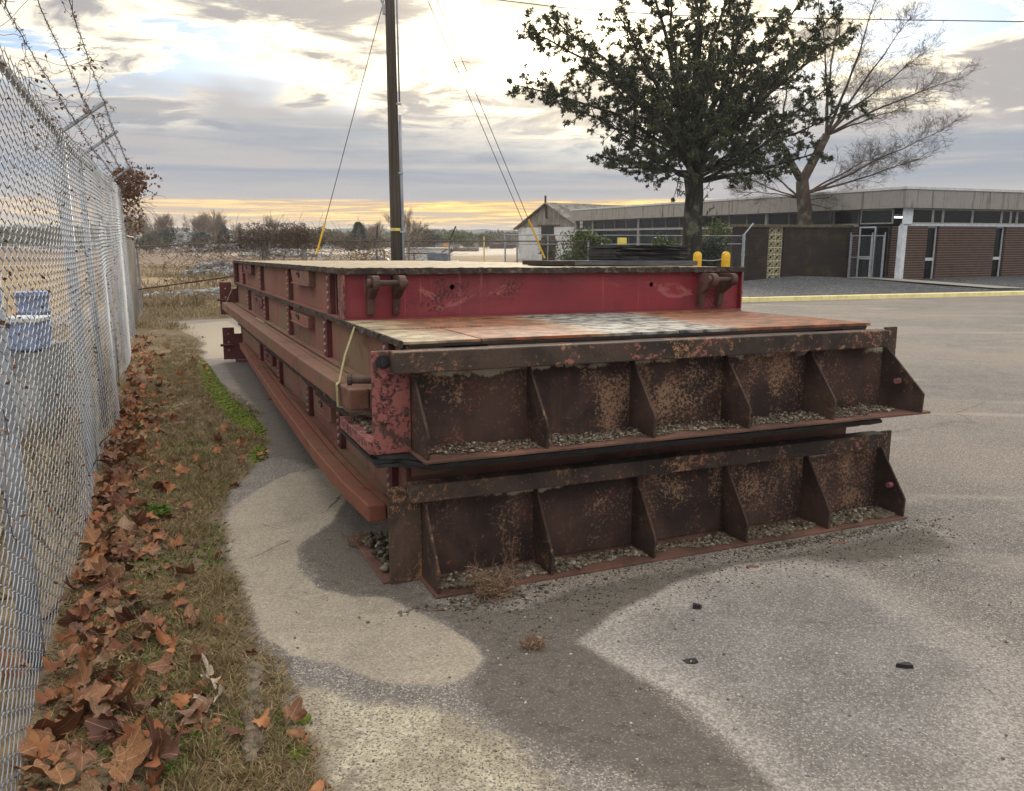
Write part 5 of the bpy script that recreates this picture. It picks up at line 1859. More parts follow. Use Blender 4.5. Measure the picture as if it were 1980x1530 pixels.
def evergreen():
    rr = random.Random(17)
    Y0 = 26.3
    base = at(1337, 500, Y0); base.z = gz(base.x, base.y)
    r = empty('evergreen_tree', base)
    tag(r, 'large dark-leaved evergreen tree with a mossy trunk behind the stacked platforms', 'tree')
    o = Vector(base)
    def pt(px, py, dy=0):
        return at(px, py, Y0 + dy)
    fork = pt(1340, 338)
    tb = MB()
    tr = [o + Vector((0, 0, -.2)), o + Vector((.0, 0, .5)), pt(1338, 470), pt(1340, 420), pt(1343, 375), fork]
    tb.tube([q - o for q in tr], [.40, .34, .31, .30, .28, .30], 16)
    tips = []
    mains = []
    # limbs: where they end in the crown, how deep, how thick
    T_ = [(1000, 165, 0, .07, .10), (1010, 60, -1.5, .08, .1), (1060, 30, 1.8, .08, .1), (1150, 300, -.8, .06, .02), (1180, 240, 1.5, .06, 0), (1120, 130, 1, .08, .1), (1190, 20, -2, .10, .05), (1200, 150, 2.2, .08, 0),
          (1250, -80, .6, .13, .0), (1290, -30, -1.8, .12, 0), (1330, -140, .2, .15, .0), (1375, -120, 1.6, .14, 0), (1420, -60, -1.4, .12, 0), (1480, -90, .8, .12, .03), (1300, 130, -2.4, .07, 0), (1380, 120, -2.6, .07, 0), (1330, 200, 2.5, .07, 0),
          (1560, -10, -.5, .11, .04), (1640, 60, .6, .08, .05), (1600, 170, -.8, .09, -.04), (1590, 290, .2, .10, -.10), (1520, 240, -1.8, .07, -.05), (1470, 150, 2.0, .08, 0), (1450, 270, -1.4, .06, -.04), (1540, 110, 1.8, .08, 0), (1420, 10, 2.4, .09, 0), (1240, 300, -1.6, .05, 0), (1230, 60, 2.6, .08, 0), (1180, 325, .8, .05, .06), (1660, 200, .9, .05, -.03), (1400, 215, -2.7, .06, 0), (1265, 220, -2.6, .06, 0), (1070, 190, -.6, .05, 0), (1620, 20, -1.2, .07, 0), (1500, 40, -2.3, .08, 0)]
    for (px, py, dy, rad, up) in T_:
        st = fork + Vector((rr.uniform(-.1, .1), rr.uniform(-.1, .1), rr.uniform(-.15, .5) if py < 200 else rr.uniform(-.3, .1)))
        pts, rd = limb(rr, st, pt(px, py, dy), rad, .018, 9, .10, up)
        tb.tube([q - o for q in pts], rd, 8, cap=False)
        mains.append((pts, rd))
    lp, ld, lt = [], [], []
    bb = MB()
    for (pts, rd) in mains:
        n = len(pts) - 1
        L = sum((pts[i + 1] - pts[i]).length for i in range(n))
        ns = int(L * 7.4)
        for k in range(ns):
            t = .22 + .78 * (k + rr.random()) / ns
            i = min(int(t * n), n - 1); f = t * n - i
            q = pts[i].lerp(pts[i + 1], f); ax = (pts[i + 1] - pts[i]).normalized()
            d = Vector((rr.gauss(0, 1), rr.gauss(0, 1), rr.gauss(0, .8))); d = (d - ax * d.dot(ax) * .6).normalized()
            d = (d + ax * .55 + Vector((0, 0, .22))).normalized()
            l = rr.uniform(.3, 1.1) * (1.2 - .62 * t)
            sp, sr = limb(rr, q, q + d * l, .018, .006, 4, .12)
            bb.tube([a - o for a in sp], sr, 4, cap=False)
            for m_ in range(rr.randint(4, 7)):
                tt = rr.uniform(.3, 1); j = min(int(tt * 4), 3)
                s = sp[j].lerp(sp[j + 1], tt * 4 - j)
                dd = (d + Vector((rr.gauss(0, .8), rr.gauss(0, .8), rr.gauss(0, .6) + .25))).normalized()
                tl = rr.uniform(.08, .26); e = s + dd * tl
                bb.tube([s - o, e - o], [.006, .004], 3, cap=False)
                tone = rr.random() ** 1.6
                for w in range(rr.randint(17, 23)):
                    ld.append(tuple((dd * .45 + Vector((rr.gauss(0, .7), rr.gauss(0, .7), rr.gauss(0, .6)))).normalized()))
                    lp.append(tuple(s.lerp(e, rr.uniform(.35, 1)) - o)); lt.append(min(1, max(0, tone * .7 + rr.uniform(0, .3))))
        # tuft at the end
    # shoots on the trunk
    for (px, py) in ((1372, 370), (1380, 400), (1312, 362), (1376, 350)):
        e = pt(px, py, -.3); s = pt(1342, py + 40, 0)
        bb.tube([s - o, e - o], [.01, .004], 4, cap=False)
        for w in range(26):
            q = s.lerp(e, rr.uniform(.35, 1.1)); lp.append(tuple(q - o)); ld.append((rr.gauss(0, .5) + .3, rr.gauss(0, .5), rr.gauss(.5, .5))); lt.append(rr.random())
    tb.build('trunk', MAT['evergreen_bark'], r, smooth=True)
    bb.build('branches', MAT['evergreen_bark'], r)
    leaves('crown', lp, ld, .100, .038, 'evergreen_leaf', r, 4, .2, np.array(lt))
    return r


evergreen()


def bare_tree_mesh(rr, H, r0, levels, spread, twig, min_r=.006, lean=(0, 0), first=None, droop=.0):
    tb, cb = MB(), MB()
    tips = []
    def grow(p, d, L, r, lev):
        n = 5 if lev < 3 else 3
        pts, rad = [p], [r]
        q = Vector(p); dd = Vector(d)
        for i in range(n):
            dd = (dd + Vector((rr.gauss(0, .13), rr.gauss(0, .13), rr.gauss(0, .10) + (.05 if lev else 0) - droop * lev))).normalized()
            q = q + dd * (L / n); pts.append(q); rad.append(max(min_r * .7, r * (1 - .42 * (i + 1) / n)))
        (tb if lev < 2 else cb).tube(pts, rad, 10 if lev < 1 else 6 if lev < 2 else 4 if lev < 4 else 3, cap=False)
        if lev >= levels:
            return
        kids = {0: 4, 1: 4, 2: 5, 3: 5}.get(lev, twig)
        for k in range(kids):
            t = rr.uniform(.35, 1.0) if lev else rr.uniform(.72, 1.0)
            i = min(int(t * n), n - 1); s = pts[i].lerp(pts[i + 1], t * n - i)
            side = Vector((rr.gauss(0, 1), rr.gauss(0, 1), rr.gauss(0, .5))); side = (side - dd * side.dot(dd)).normalized()
            nd = (dd * rr.uniform(.5, .9) + side * rr.uniform(.5, 1.0) * spread).normalized()
            grow(s, nd, L * rr.uniform(.55, .82), max(min_r, rad[i] * (rr.uniform(.5, .68) if lev < 2 else rr.uniform(.36, .5))), lev + 1)
        grow(pts[-1], dd, L * rr.uniform(.6, .8), max(min_r, rad[-1] * .85), lev + 1)
    if first is None:
        grow(Vector((0, 0, 0)), Vector((lean[0], lean[1], 1)).normalized(), H * .26, r0, 0)
    else:
        first(grow, tb)
    return tb, cb


def big_bare():
    rr = random.Random(29); Y0 = 41.0
    base = at(1556, 470, Y0); base.z = BZ
    r = empty('bare_tree', base); tag(r, 'leafless spreading tree rising behind the brick screen wall', 'tree')
    o = Vector(base)
    def pt(px, py, dy=0):
        return at(px, py, Y0 + dy) - o
    tb, cb = MB(), MB()
    tb.tube([Vector((0, 0, -.3)), pt(1557, 430), pt(1556, 405), pt(1553, 380), pt(1551, 350)], [.42, .38, .34, .33, .30], 14)
    F1_, F2_, F3_ = (1551, 352), (1558, 374), (1545, 384)
    mid = {'a': (1598, 262, .3), 'b': (1512, 280, -.4)}
    for k, rad in (('a', .20), ('b', .15)):
        p_, q_ = limb(rr, pt(*F1_), pt(*mid[k]), rad + .05, rad, 6, .05); tb.tube(p_, q_, 10, cap=False)
    L_ = [(mid['a'], (1762, 35, 1.0), .12, .05), (mid['a'], (1700, -30, -1), .12, .05), (mid['a'], (1855, 150, .5), .10, .06), (mid['a'], (1800, 95, -1.2), .10, .06), (mid['a'], (1630, 10, 1.5), .12, .02), (mid['a'], (1760, 205, 1.6), .08, .02), (mid['a'], (1580, -20, -1.5), .11, 0),
          (mid['b'], (1540, 60, 1), .09, 0), (mid['b'], (1475, 150, -1), .09, 0), (mid['b'], (1440, 225, 1), .07, .03),
          (F2_, (1835, 245, .8), .10, -.03), (F2_, (1805, 300, -1), .10, -.04), (F2_, (1700, 300, 1.2), .08, .02), (F3_, (1440, 290, .5), .08, .02), (F3_, (1410, 335, -.6), .06, .04), (F3_, (1430, 372, .8), .05, .03), ((1556, 392), (1625, 408, -.7), .045, -.04), ((1556, 388), (1680, 372, -1), .045, .02)]
    def twig(p, d, l, rad, lev):
        n = 3 if lev else 2
        pts, q, dd = [p], Vector(p), Vector(d)
        for i in range(n):
            dd = (dd + Vector((rr.gauss(0, .22), rr.gauss(0, .22), rr.gauss(.02, .18)))).normalized(); q = q + dd * (l / n); pts.append(q)
        cb.tube(pts, [rad * (1 - .6 * i / n) for i in range(n + 1)], 3, cap=False)
        if lev:
            for k in range(rr.randint(3, 5)):
                t = rr.uniform(.25, 1); i = min(int(t * n), n - 1)
                sd = Vector((rr.gauss(0, 1), rr.gauss(0, 1), rr.gauss(.15, .7))).normalized()
                twig(pts[i].lerp(pts[i + 1], t * n - i), (dd * .8 + sd * .75).normalized(), l * rr.uniform(.4, .7), max(.0032, rad * .5), lev - 1)
    for (a, c, rad, up) in L_:
        pts, rd = limb(rr, pt(*a), pt(*c), rad * .78, .008, 9, .07, up)
        tb.tube(pts, rd, 7, cap=False)
        n = len(pts) - 1; Ln = (pts[-1] - pts[0]).length
        for k in range(int(Ln * 6.5)):
            t = rr.uniform(.18, 1) ** .8; i = min(int(t * n), n - 1)
            ax = (pts[i + 1] - pts[i]).normalized()
            sd = Vector((rr.gauss(0, 1), rr.gauss(0, 1), rr.gauss(.25, .7))).normalized()
            twig(pts[i].lerp(pts[i + 1], t * n - i), (ax * .75 + sd * .7).normalized(), rr.uniform(.6, 1.5) * (1.15 - .5 * t), .012, 3)
    tb.build('trunk', MAT['bare_bark'], r, smooth=True); cb.build('crown', MAT['bare_bark'], r)


big_bare()

# ------------------------------------------------------------------ pale shed far behind
sx = at(1059, 450, 70.0); sc_ = Vector((sx.x, 70.0, -.33))
rd_, gd_ = Vector((.75, .66, 0)).normalized(), Vector((.66, -.75, 0)).normalized()
SMx = Matrix(((gd_.x, rd_.x, 0, sc_.x), (gd_.y, rd_.y, 0, sc_.y), (0, 0, 1, sc_.z), (0, 0, 0, 1)))
shed = empty('shed', None, SMx); tag(shed, 'pale gabled shed with boarded gable, dark loft opening and worn grey roof beyond the fences', 'shed')
hw, ez, az_, L_ = 3.7, 2.85, 4.75, 15.0
b = MB(); b.box(-hw, hw, 0, .2, 0, ez); b.box(hw - .2, hw, .2, L_, 0, ez); b.box(-hw, -hw + .2, .2, L_, 0, ez)
b.build('wall', MAT['shed_white'], shed)
for k in range(14):
    x0 = -hw + 2 * hw * k / 14; x1 = x0 + 2 * hw / 14 - .02
    h0 = ez + (az_ - ez) * (1 - abs(x0) / hw); h1 = ez + (az_ - ez) * (1 - abs(x1) / hw)
    b = MB(); b.prism([(x0, ez + .002), (x1, ez + .002), (x1, h1), (x0, h0)], 1, -.02 + (k % 3) * .006, .18)
    b.build('gable_board', MAT['shed_boards'], shed)
for s_ in (-1, 1):
    b = MB(); b.prism([(0, az_ + .14), (s_ * (hw + .35), ez - .10), (s_ * (hw + .35), ez - .18), (0, az_ + .04)], 1, -.35, L_)
    b.build('roof', MAT['shed_roof'], shed)
b = MB(); b.box(-.75, .75, -.06, .05, 2.25, 2.95); b.build('loft_opening', MAT['interior_dark'], shed)
b = MB(); b.box(-1.2, 1.5, -.12, -.06, 2.96, 3.05); b.build('door_track', MAT['rust_dark'], shed)
b = MB(); b.tube([(-.2, -.1, az_ + .7), (-.2, -.1, az_ - .1), (-.05, -.15, 3.7), (.1, -.2, 3.6)], .09, 8); b.build('flue', MAT['rust_dark'], shed)
b = MB(); b.box(-.6, .9, -.08, .0, 0, 2.2); b.build('door', MAT['rust_dark'], shed)

# ------------------------------------------------------------------ shrubs
def shrub(name, label, c, n, rx, lsz, mat, cat='shrub', group=None, stems=10, seed=1, wid=.45):
    rg = np.random.default_rng(seed); rr = random.Random(seed)
    zb = ground_h(c[0], c[1]); r = empty(name, (c[0], c[1], zb)); tag(r, label, cat, group)
    nl = max(5, n // 160); P = []
    for _ in range(nl):
        a = leaf_cloud((0, 0, 0), n // nl, (rx[0] * .42, rx[1] * .42, rx[2] * .36), rg, .1)
        q = rg.normal(size=3); q /= np.linalg.norm(q)
        a += q * np.array(rx) * .62 * rg.uniform(.3, 1) + np.array([0, 0, rx[2]])
        P.append(a)
    P = np.concatenate(P); P = P[P[:, 2] > .02]
    D = rg.normal(size=P.shape) + np.array([0, 0, .4])
    tone = np.clip(rg.uniform(0, .5, len(P)) + (P[:, 2] / (2 * rx[2])) * .0 + .25, 0, 1)
    leaves('crown', P, D, lsz, lsz * wid, mat, r, seed, .25, tone)
    b = MB()
    for _ in range(stems):
        t = Vector((rr.gauss(0, .4) * rx[0], rr.gauss(0, .4) * rx[1], rx[2] * rr.uniform(.8, 1.6)))
        p, q = limb(rr, (rr.uniform(-.1, .1), rr.uniform(-.1, .1), -.05), t, .022, .006, 5, .15)
        b.tube(p, q, 4, cap=False)
    b.build('trunk', MAT['far_bark'], r)
    return r


def fxy(px, y):
    p = at(px, 470, y); return (p.x, p.y)


shrub('ivy_bush', 'green ivy sprawling along the double-railed fence by the shed', fxy(1135, 33.0), 4200, (1.5, .45, 1.32), .14, 'ivy_leaf', seed=3)
shrub('ivy_bush', 'small green and rusty bush on the fence left of the evergreen trunk', fxy(1285, 34.6), 2600, (.95, .4, 1.3), .13, 'ivy_leaf', seed=4)
shrub('dark_shrub', 'dark green shrub between evergreen trunk and screen wall', fxy(1375, 36.0), 3200, (.95, .5, 1.1), .14, 'dark_shrub_leaf', seed=5)
shrub('yellowing_bush', 'tall yellowing bush right behind the evergreen trunk', fxy(1390, 38.6), 2600, (1.1, .5, 1.75), .14, 'ivy_leaf', seed=6)
shrub('creeper', 'brown creeper climbing beside the pale shed wall', fxy(1060, 33.5), 1500, (.5, .4, 1.15), .12, 'scrub_leaf', seed=7)
shrub('red_brown_bush', 'reddish brown bush in the field left of the wooden pole', fxy(704, 46), 900, (1.0, .6, .42), .12, 'vine_leaf_dry', seed=8)

# ------------------------------------------------------------------ far field: rubble, junk, trees
rg = np.random.default_rng(77)
def rubble(name, label, c, L, W, Hh, n, smin, smax, seed, ang=0.0, mat='rubble_grey'):
    rg = np.random.default_rng(seed)
    x = rg.normal(0, .38, n) * L; y = rg.normal(0, .38, n) * W
    h = Hh * np.exp(-(x / (L * .5)) ** 2 - (y / (W * .55)) ** 2) * rg.uniform(.55, 1.05, n)
    ca, sa = math.cos(ang), math.sin(ang)
    X = c[0] + x * ca - y * sa; Y = c[1] + x * sa + y * ca
    Zg = np.array([ground_h(a, b_) for a, b_ in zip(X, Y)])
    o = stones(name, np.stack([X, Y, Zg + h], -1), rg.uniform(smin, smax, n), mat, seed=seed, flat=.6)
    tag(o, label, 'rubble', kind='stuff')


rubble('rubble', 'long pale heap of broken concrete on the far side of the field', (-58, 150), 34, 6, 3.0, 1500, .4, 1.3, 1, .05)
rubble('rubble', 'smaller broken stone heap in front of the far trees', (-40, 118), 9, 3, 1.3, 420, .25, .8, 2)
p = at(420, 530, 44); rubble('rubble', 'grey stone heap in the dry field beyond the stack corner', (p.x, 44), 3.0, 2.0, .75, 420, .12, .45, 3)
p = on_ground(395, 583); rubble('rubble', 'low pale broken rubble along the foot of the back fence', (p.x, p.y + 1.2), 3.4, .8, .28, 420, .06, .3, 4, .4)
p = at(560, 478, 90); rubble('rubble', 'white rubble strip on the field behind the vine fence', (p.x, 88), 6, 2, .8, 160, .3, .8, 5)


def thing_box(name, label, cat, px, y, parts):
    p = at(px, 470, y); r = empty(name, (p.x, y, ground_h(p.x, y))); tag(r, label, cat)
    for nm, mat, fn in parts:
        b = MB(); fn(b); b.build(nm, MAT[mat], r, bevel=.01)
    return r


def skip_body(b):
    b.prism([(-1.5, 0.25), (1.2, .25), (1.6, 1.15), (-1.6, 1.15)], 1, -.8, .8)
def skip_ribs(b):
    for x in (-1.1, -.3, .5, 1.2):
        b.box(x, x + .09, -.86, -.805, .3, 1.15)
    b.box(-1.66, 1.66, -.88, .88, 1.155, 1.22)
def skip_feet(b):
    b.box(-1.2, -1.0, -.7, .7, -.05, .25); b.box(.9, 1.1, -.7, .7, -.05, .25)
thing_box('skip', 'white metal skip standing in the field right of the wooden pole', 'skip', 828, 62, [('body', 'shed_white', skip_body), ('rib', 'shed_white', skip_ribs), ('foot', 'rust_dark', skip_feet)])


def drum(px, y, lab):
    p = at(px, 480, y); r = empty('drum', (p.x, y, ground_h(p.x, y))); tag(r, lab, 'drum', 'grey drums lying in the field')
    b = MB(); b.tube([(0, -.6, .42), (0, -.3, .42), (0, -.28, .42), (0, .28, .42), (0, .3, .42), (0, .6, .42)], [.42, .42, .44, .44, .42, .42], 18); b.build('body', MAT['grey_drum'], r)
    b = MB(); b.tube([(0, -.62, .42), (0, -.58, .42)], .45, 18); b.build('rim', MAT['galvanised'], r)
drum(732, 52, 'grey drum on its side, the left one of two in the field'); drum(741, 51, 'grey drum on its side, nearer the wooden pole')


def mower(px, y, lab, mat):
    p = at(px, 480, y); r = empty('field_machine', (p.x, y, ground_h(p.x, y))); tag(r, lab, 'machine')
    b = MB(); b.box(-.9, .9, -.4, .4, .35, .75); b.box(-.3, .4, -.35, .35, .75, 1.15); b.build('body', MAT[mat], r, bevel=.03)
    for x in (-.65, .65):
        b = MB(); b.cyl((x, -.5, .3), (x, -.3, .3), .3, 14); b.build('wheel', MAT['black_rubber'], r)
    b = MB(); b.tube([(.4, 0, 1.1), (.75, 0, 1.3)], .03, 6); b.build('lever', MAT['rust_dark'], r)
mower(838, 44, 'low grey field machine with an orange engine, left one by the skip', 'grey_drum')
mower(852, 43, 'low grey field machine parked to the right of its twin by the skip', 'grey_drum')
mower(862, 112, 'small orange machine standing far out on the pale yard', 'orange_machine')
for px, y, h, lab in ((688, 40, 1.3, 'short yellow marker post left of the wooden pole'), (743, 46, 1.2, 'rusty orange marker post close to the wooden pole'), (936, 60, 1.9, 'dried yellow stalk-topped post by the double-railed fence')):
    p = at(px, 480, y); b = MB(); b.tube([(0, 0, -.1), (0, 0, h - .03), (0, 0, h)], [.05, .05, .03], 8); o = b.build('marker_post', MAT['faded_yellow_paint'] if px != 743 else MAT['orange_machine']); o.location = (p.x, y, ground_h(p.x, y)); tag(o, lab, 'post')
p = at(797, 480, 50); r = empty('steel_rack', (p.x, 50, ground_h(p.x, 50))); tag(r, 'empty brown steel rack just right of the wooden pole', 'rack')
for x in (-.9, .1, 1.1):
    b = MB(); b.box(x, x + .07, -.3, -.23, 0, 1.15); b.build('upright', MAT['rust_dark'], r)
b = MB(); b.box(-1.2, 1.2, -.32, -.24, 1.05, 1.12); b.box(-1.2, 1.2, -.32, -.24, .55, .6); b.box(-1.2, 1.2, -.4, .4, .2, .3); b.build('shelf', MAT['rust_dark'], r)
# wire-bound timber and pipe lots far out
for i in range(16):
    px = 690 + i * 25 + rr.uniform(-8, 8); y = rr.uniform(105, 175); p = at(px, 470, y); zg = ground_h(p.x, y)
    b = MB(); w = rr.uniform(1.2, 3.2); h = rr.uniform(.4, 1.1)
    for k in range(3):
        b.box(-w, w, -.6, .6, h * k / 3 + .02, h * (k + 1) / 3 - .02)
    o = b.build('timber_pile', MAT[rr.choice(['rust_dark', 'dark_brown', 'shed_boards', 'grey_drum'])]); o.location = (p.x, y, zg); o.rotation_euler.z = rr.uniform(-.3, .3)
    tag(o, ['first', 'second', 'third', 'fourth', 'fifth', 'sixth', 'seventh', 'eighth', 'ninth', 'tenth', 'eleventh', 'twelfth', 'thirteenth', 'fourteenth', 'fifteenth', 'last'][i] + ' pile from the left in the row of stored material on the far yard', 'pile', 'material piles on the far yard')

# leafless trees along the far edge
protos = []
for sd in (3, 8, 14):
    rt = random.Random(sd)
    tb, cb = bare_tree_mesh(rt, 10, .13, 4, .42, 2, .016)
    r = empty('bare_tree', (0, 0, 0)); tb.build('trunk', MAT['far_bark'], r); cb.build('crown', MAT['far_bark'], r); protos.append(r)
used = [False] * 3
# column, distance, top row in the picture, prototype
SPOTS = [(268, 120, 418, 0), (292, 128, 404, 1), (312, 118, 408, 2), (340, 124, 412, 1), (368, 126, 404, 0), (384, 120, 410, 2), (402, 128, 403, 1), (416, 124, 408, 2), (428, 130, 418, 0), (545, 140, 411, 0), (560, 150, 430, 1), (722, 110, 424, 2), (735, 116, 432, 1), (792, 60, 398, 1), (660, 150, 440, 2), (458, 140, 430, 2), (880, 130, 440, 0), (1005, 150, 442, 1)]
labs = ['bare tree at the far left end of the field, beside the tall fence', 'tall bare tree, second from the tall fence in the far row', 'slim bare tree, third from the tall fence in the far row', 'bare tree before the gap in the far row', 'spreading bare tree just right of the gap in the far row', 'bare tree in the middle of the densest far clump', 'tallest bare tree in the far clump', 'bare tree at the right of the far clump', 'low bare tree ending the far clump', 'lone bare tree above the vine-covered fence', 'small bare tree right of the lone one', 'pale bare tree left of the wooden pole', 'pale bare tree touching the wooden pole on its left', 'bare sapling close to the right of the wooden pole', 'thin bare tree beside the dark conifer', 'faint bare tree above the vine mound', 'thin bare tree above the yard', 'thin bare tree left of the pale shed']
for (px, y, ty, pi), lab in zip(SPOTS, labs):
    o = protos[pi] if not used[pi] else copy_tree(protos[pi]); used[pi] = True
    p = at(px, 470, y); zt = at(px, ty, y).z; zg = ground_h(p.x, y)
    zs_ = [max((v.co.z for v in ch.data.vertices)) for ch in o.children]
    s = (zt - zg) / max(zs_); o.location = (p.x, y, zg); o.scale = (s * 1.15, s * 1.15, s); o.rotation_euler.z = rr.uniform(0, 6.28)
    tag(o, lab, 'tree', 'bare trees along the far field edge')


def conifer(px, y, ty, lab, w, seed, mat='dark_shrub_leaf'):
    rg = np.random.default_rng(seed); p = at(px, 470, y); zg = ground_h(p.x, y); H = at(px, ty, y).z - zg
    r = empty('cedar_tree', (p.x, y, zg)); tag(r, lab, 'tree')
    n = 2600; t = rg.uniform(.05, 1, n) ** .8; a = rg.uniform(0, 6.28, n); rad = w * (1 - t) ** .7 * rg.uniform(.35, 1, n) * (1 + .3 * np.sin(a * 3 + t * 9))
    P = np.stack([rad * np.cos(a), rad * np.sin(a), t * H], -1); D = np.stack([np.cos(a), np.sin(a), rg.uniform(-.2, .8, n)], -1)
    leaves('crown', P, D, H * .085, H * .03, mat, r, seed)
    b = MB(); b.cyl((0, 0, -.1), (0, 0, H * .9), H * .025, 8, .01); b.build('trunk', MAT['far_bark'], r)
conifer(694, 100, 431, 'dark conifer standing left of the wooden pole at the field edge', 1.6, 1)
conifer(433, 125, 436, 'small dark conifer near the far bare trees', 1.2, 2)
for i, (px, y, ty, w, mt, lab) in enumerate([(835, 120, 443, 2.6, 'dark_shrub_leaf', 'round green bush right of the bare sapling by the pole'), (880, 130, 437, 4.4, 'ivy_leaf', 'broad green bush in the middle of the far yard edge'), (905, 140, 444, 3.0, 'scrub_leaf', 'dull bush right of the broad green one'), (715, 112, 447, 2.6, 'dark_shrub_leaf', 'low green bush at the foot of the conifer'), (940, 145, 448, 2.6, 'scrub_leaf', 'small dull bush before the hills, left of the shed'), (660, 120, 447, 3.4, 'scrub_leaf', 'brown bush left of the conifer'), (320, 110, 436, 3.2, 'dark_shrub_leaf', 'dark bush under the tall bare trees'), (290, 100, 444, 2.2, 'scrub_leaf', 'brown-green bush at the foot of the far left trees'), (385, 112, 440, 2.4, 'dark_shrub_leaf', 'dark bush behind the long rubble heap'), (600, 95, 437, 5.5, 'scrub_leaf', 'brown thicket mound behind the left guy wire'), (565, 100, 442, 4.0, 'scrub_leaf', 'brown thicket left of the guy-wire thicket')]):
    p = at(px, 470, y); H = at(px, ty, y).z - ground_h(p.x, y)
    shrub('thicket' if 'thicket' in lab else 'bush', lab, (p.x, y), 1300, (w * .8, 1.6, H * .5), .42, mt, 'bush', None, 6, 50 + i)

# woods on the skyline: one mass
N_ = 30000
rg = np.random.default_rng(123)
x = rg.uniform(-190, 120, N_); yb = rg.uniform(190, 260, N_)
prof_ = 1.2 + 1.3 * vnoise(x * .05 + 40, x * 0 + 3, 2) + 1.3 * vnoise(x * .22 + 9, x * 0 + 1, 4)
prof_ = prof_ * np.where(x < -95, 1.45, 1.0)
z = -.3 + prof_ * rg.uniform(0, 1, N_) ** .7
woods = leaves('woods', np.stack([x, yb, z], -1), rg.normal(size=(N_, 3)) + np.array([0, 0, .6]), 1.3, .7, 'scrub_leaf', None, 6)
tag(woods, 'continuous brown-grey winter wood along the horizon', 'woods', kind='stuff')


def hill(y, x0, x1, h, seed, name):
    n = 160; X = np.linspace(x0, x1, n); top = h * (.55 + .6 * vnoise(X * (9 / y) + seed, X * 0, seed) + .18 * vnoise(X * (60 / y), X * 0, seed + 1) + .10 * vnoise(X * (220 / y), X * 0, seed + 2))
    V = np.concatenate([np.stack([X, X * 0 + y, X * 0 - 1], -1), np.stack([X, X * 0 + y + h * 2, top], -1), np.stack([X, X * 0 + y + h * 9, X * 0 - 1], -1)])
    i = np.arange(n - 1); F = np.concatenate([np.stack([i, i + 1, n + i + 1, n + i], -1), np.stack([n + i, n + i + 1, 2 * n + i + 1, 2 * n + i], -1)])
    o = np_mesh(name, V, F, MAT['hill_wood'], None, True); tag(o, kind='structure')


simple('hill_wood', C(74, 82, 74), C(98, 96, 82), .02, .95, 0)
hill(700, -900, 700, 8.5, 3, 'hill'); hill(420, -160, 60, 5, 7, 'hill')

# dry grass in the field
N_ = 16000
rg = np.random.default_rng(8)
t = rg.uniform(0, 1, N_) ** 1.6; d_ = .4 + t * 34; s = rg.uniform(-2, 17, N_)
X = FIELD0[0] + E1.x * s + E2.x * d_; Y = FIELD0[1] + E1.y * s + E2.y * d_
keep = vnoise(X * .5, Y * .5, 4) > .38
X, Y = X[keep], Y[keep]
Zg = np.array([ground_h(a, b_) for a, b_ in zip(X, Y)])
gr = leaves('dry_grass', np.stack([X, Y, Zg - .02], -1), np.stack([rg.normal(0, .5, len(X)), rg.normal(0, .5, len(X)), np.ones(len(X))], -1), .34, .035, 'field_straw', None, 7)
tag(gr, 'tall dry straw grass over the field behind the vine fence', 'grass', kind='stuff')
N_ = 5000
s = rg.uniform(10, 14.5, N_); d_ = rg.uniform(.2, 5, N_)
X = FIELD0[0] + E1.x * s + E2.x * d_; Y = FIELD0[1] + E1.y * s + E2.y * d_
gr = leaves('dry_weeds', np.stack([X, Y, gz_np(X, Y)], -1), np.stack([rg.normal(0, .4, N_), rg.normal(0, .4, N_), np.ones(N_)], -1), .55, .03, 'field_straw', None, 9)
tag(gr, 'reddish straw weeds along the fence left of the shed', 'weeds', kind='stuff')

# ------------------------------------------------------------------ fallen leaves
def leaf_shape(rr):
    """curled five-lobed leaf about 1 unit long, stalk at the origin, lying in x-y"""
    out = []
    lobes = [(-2.25, .55), (-1.15, .86), (0, 1.0), (1.15, .86), (2.25, .55)]
    for i, (a, l) in enumerate(lobes):
        a += rr.uniform(-.09, .09); l *= rr.uniform(.88, 1.1)
        sh = .12
        out.append((a - .40, l * .74)); out.append((a - .20, l * .90)); out.append((a, l)); out.append((a + .20, l * .88))
        if i < 4:
            out.append((a + .40, l * .72)); an = (a + lobes[i + 1][0]) / 2; out.append((an, .56 * rr.uniform(.9, 1.15)))
    out.append((2.6, .3)); out = [(-2.6, .3)] + out
    P = [(r_ * math.sin(a) * .62, r_ * math.cos(a) * .62 + .34) for a, r_ in out]
    c = (0, .34)
    k1, k2 = rr.uniform(-2.6, 4.0), rr.uniform(-2.2, 4.2); fold = rr.uniform(-.3, .9); tw = rr.uniform(-2.0, 2.0); k3 = rr.uniform(1.0, 3.0) * rr.choice((1, 1, -1))
    def lift(x, y):
        yy = y - .34
        return .16 + k1 * .30 * yy * yy + fold * abs(x) * .55 + k2 * .45 * x * x + tw * x * yy + k3 * .16 * (x * x + yy * yy) * math.sin(5 * math.atan2(x, yy + 1e-6)) + .035 * math.sin(9 * x + 4 * yy)
    vs = [(c[0], c[1], lift(*c) - .03)]
    mid = [((p[0] - c[0]) * .55 + c[0], (p[1] - c[1]) * .55 + c[1]) for p in P]
    vs += [(x, y, lift(x, y)) for x, y in mid] + [(x, y, lift(x, y)) for x, y in P]
    n = len(P)
    fs = [(0, 1 + i, 1 + (i + 1) % n) for i in range(n)] + [(1 + i, 1 + n + i, 1 + n + (i + 1) % n, 1 + (i + 1) % n) for i in range(n)]
    o = len(vs)
    vs += [(-.008, .05, lift(0, .05)), (.008, .05, lift(0, .05)), (.006, -.25, .05), (-.006, -.25, .05)]
    fs.append((o, o + 1, o + 2, o + 3))
    mz = min(v[2] for v in vs)
    return [(x, y, z - mz) for x, y, z in vs], fs


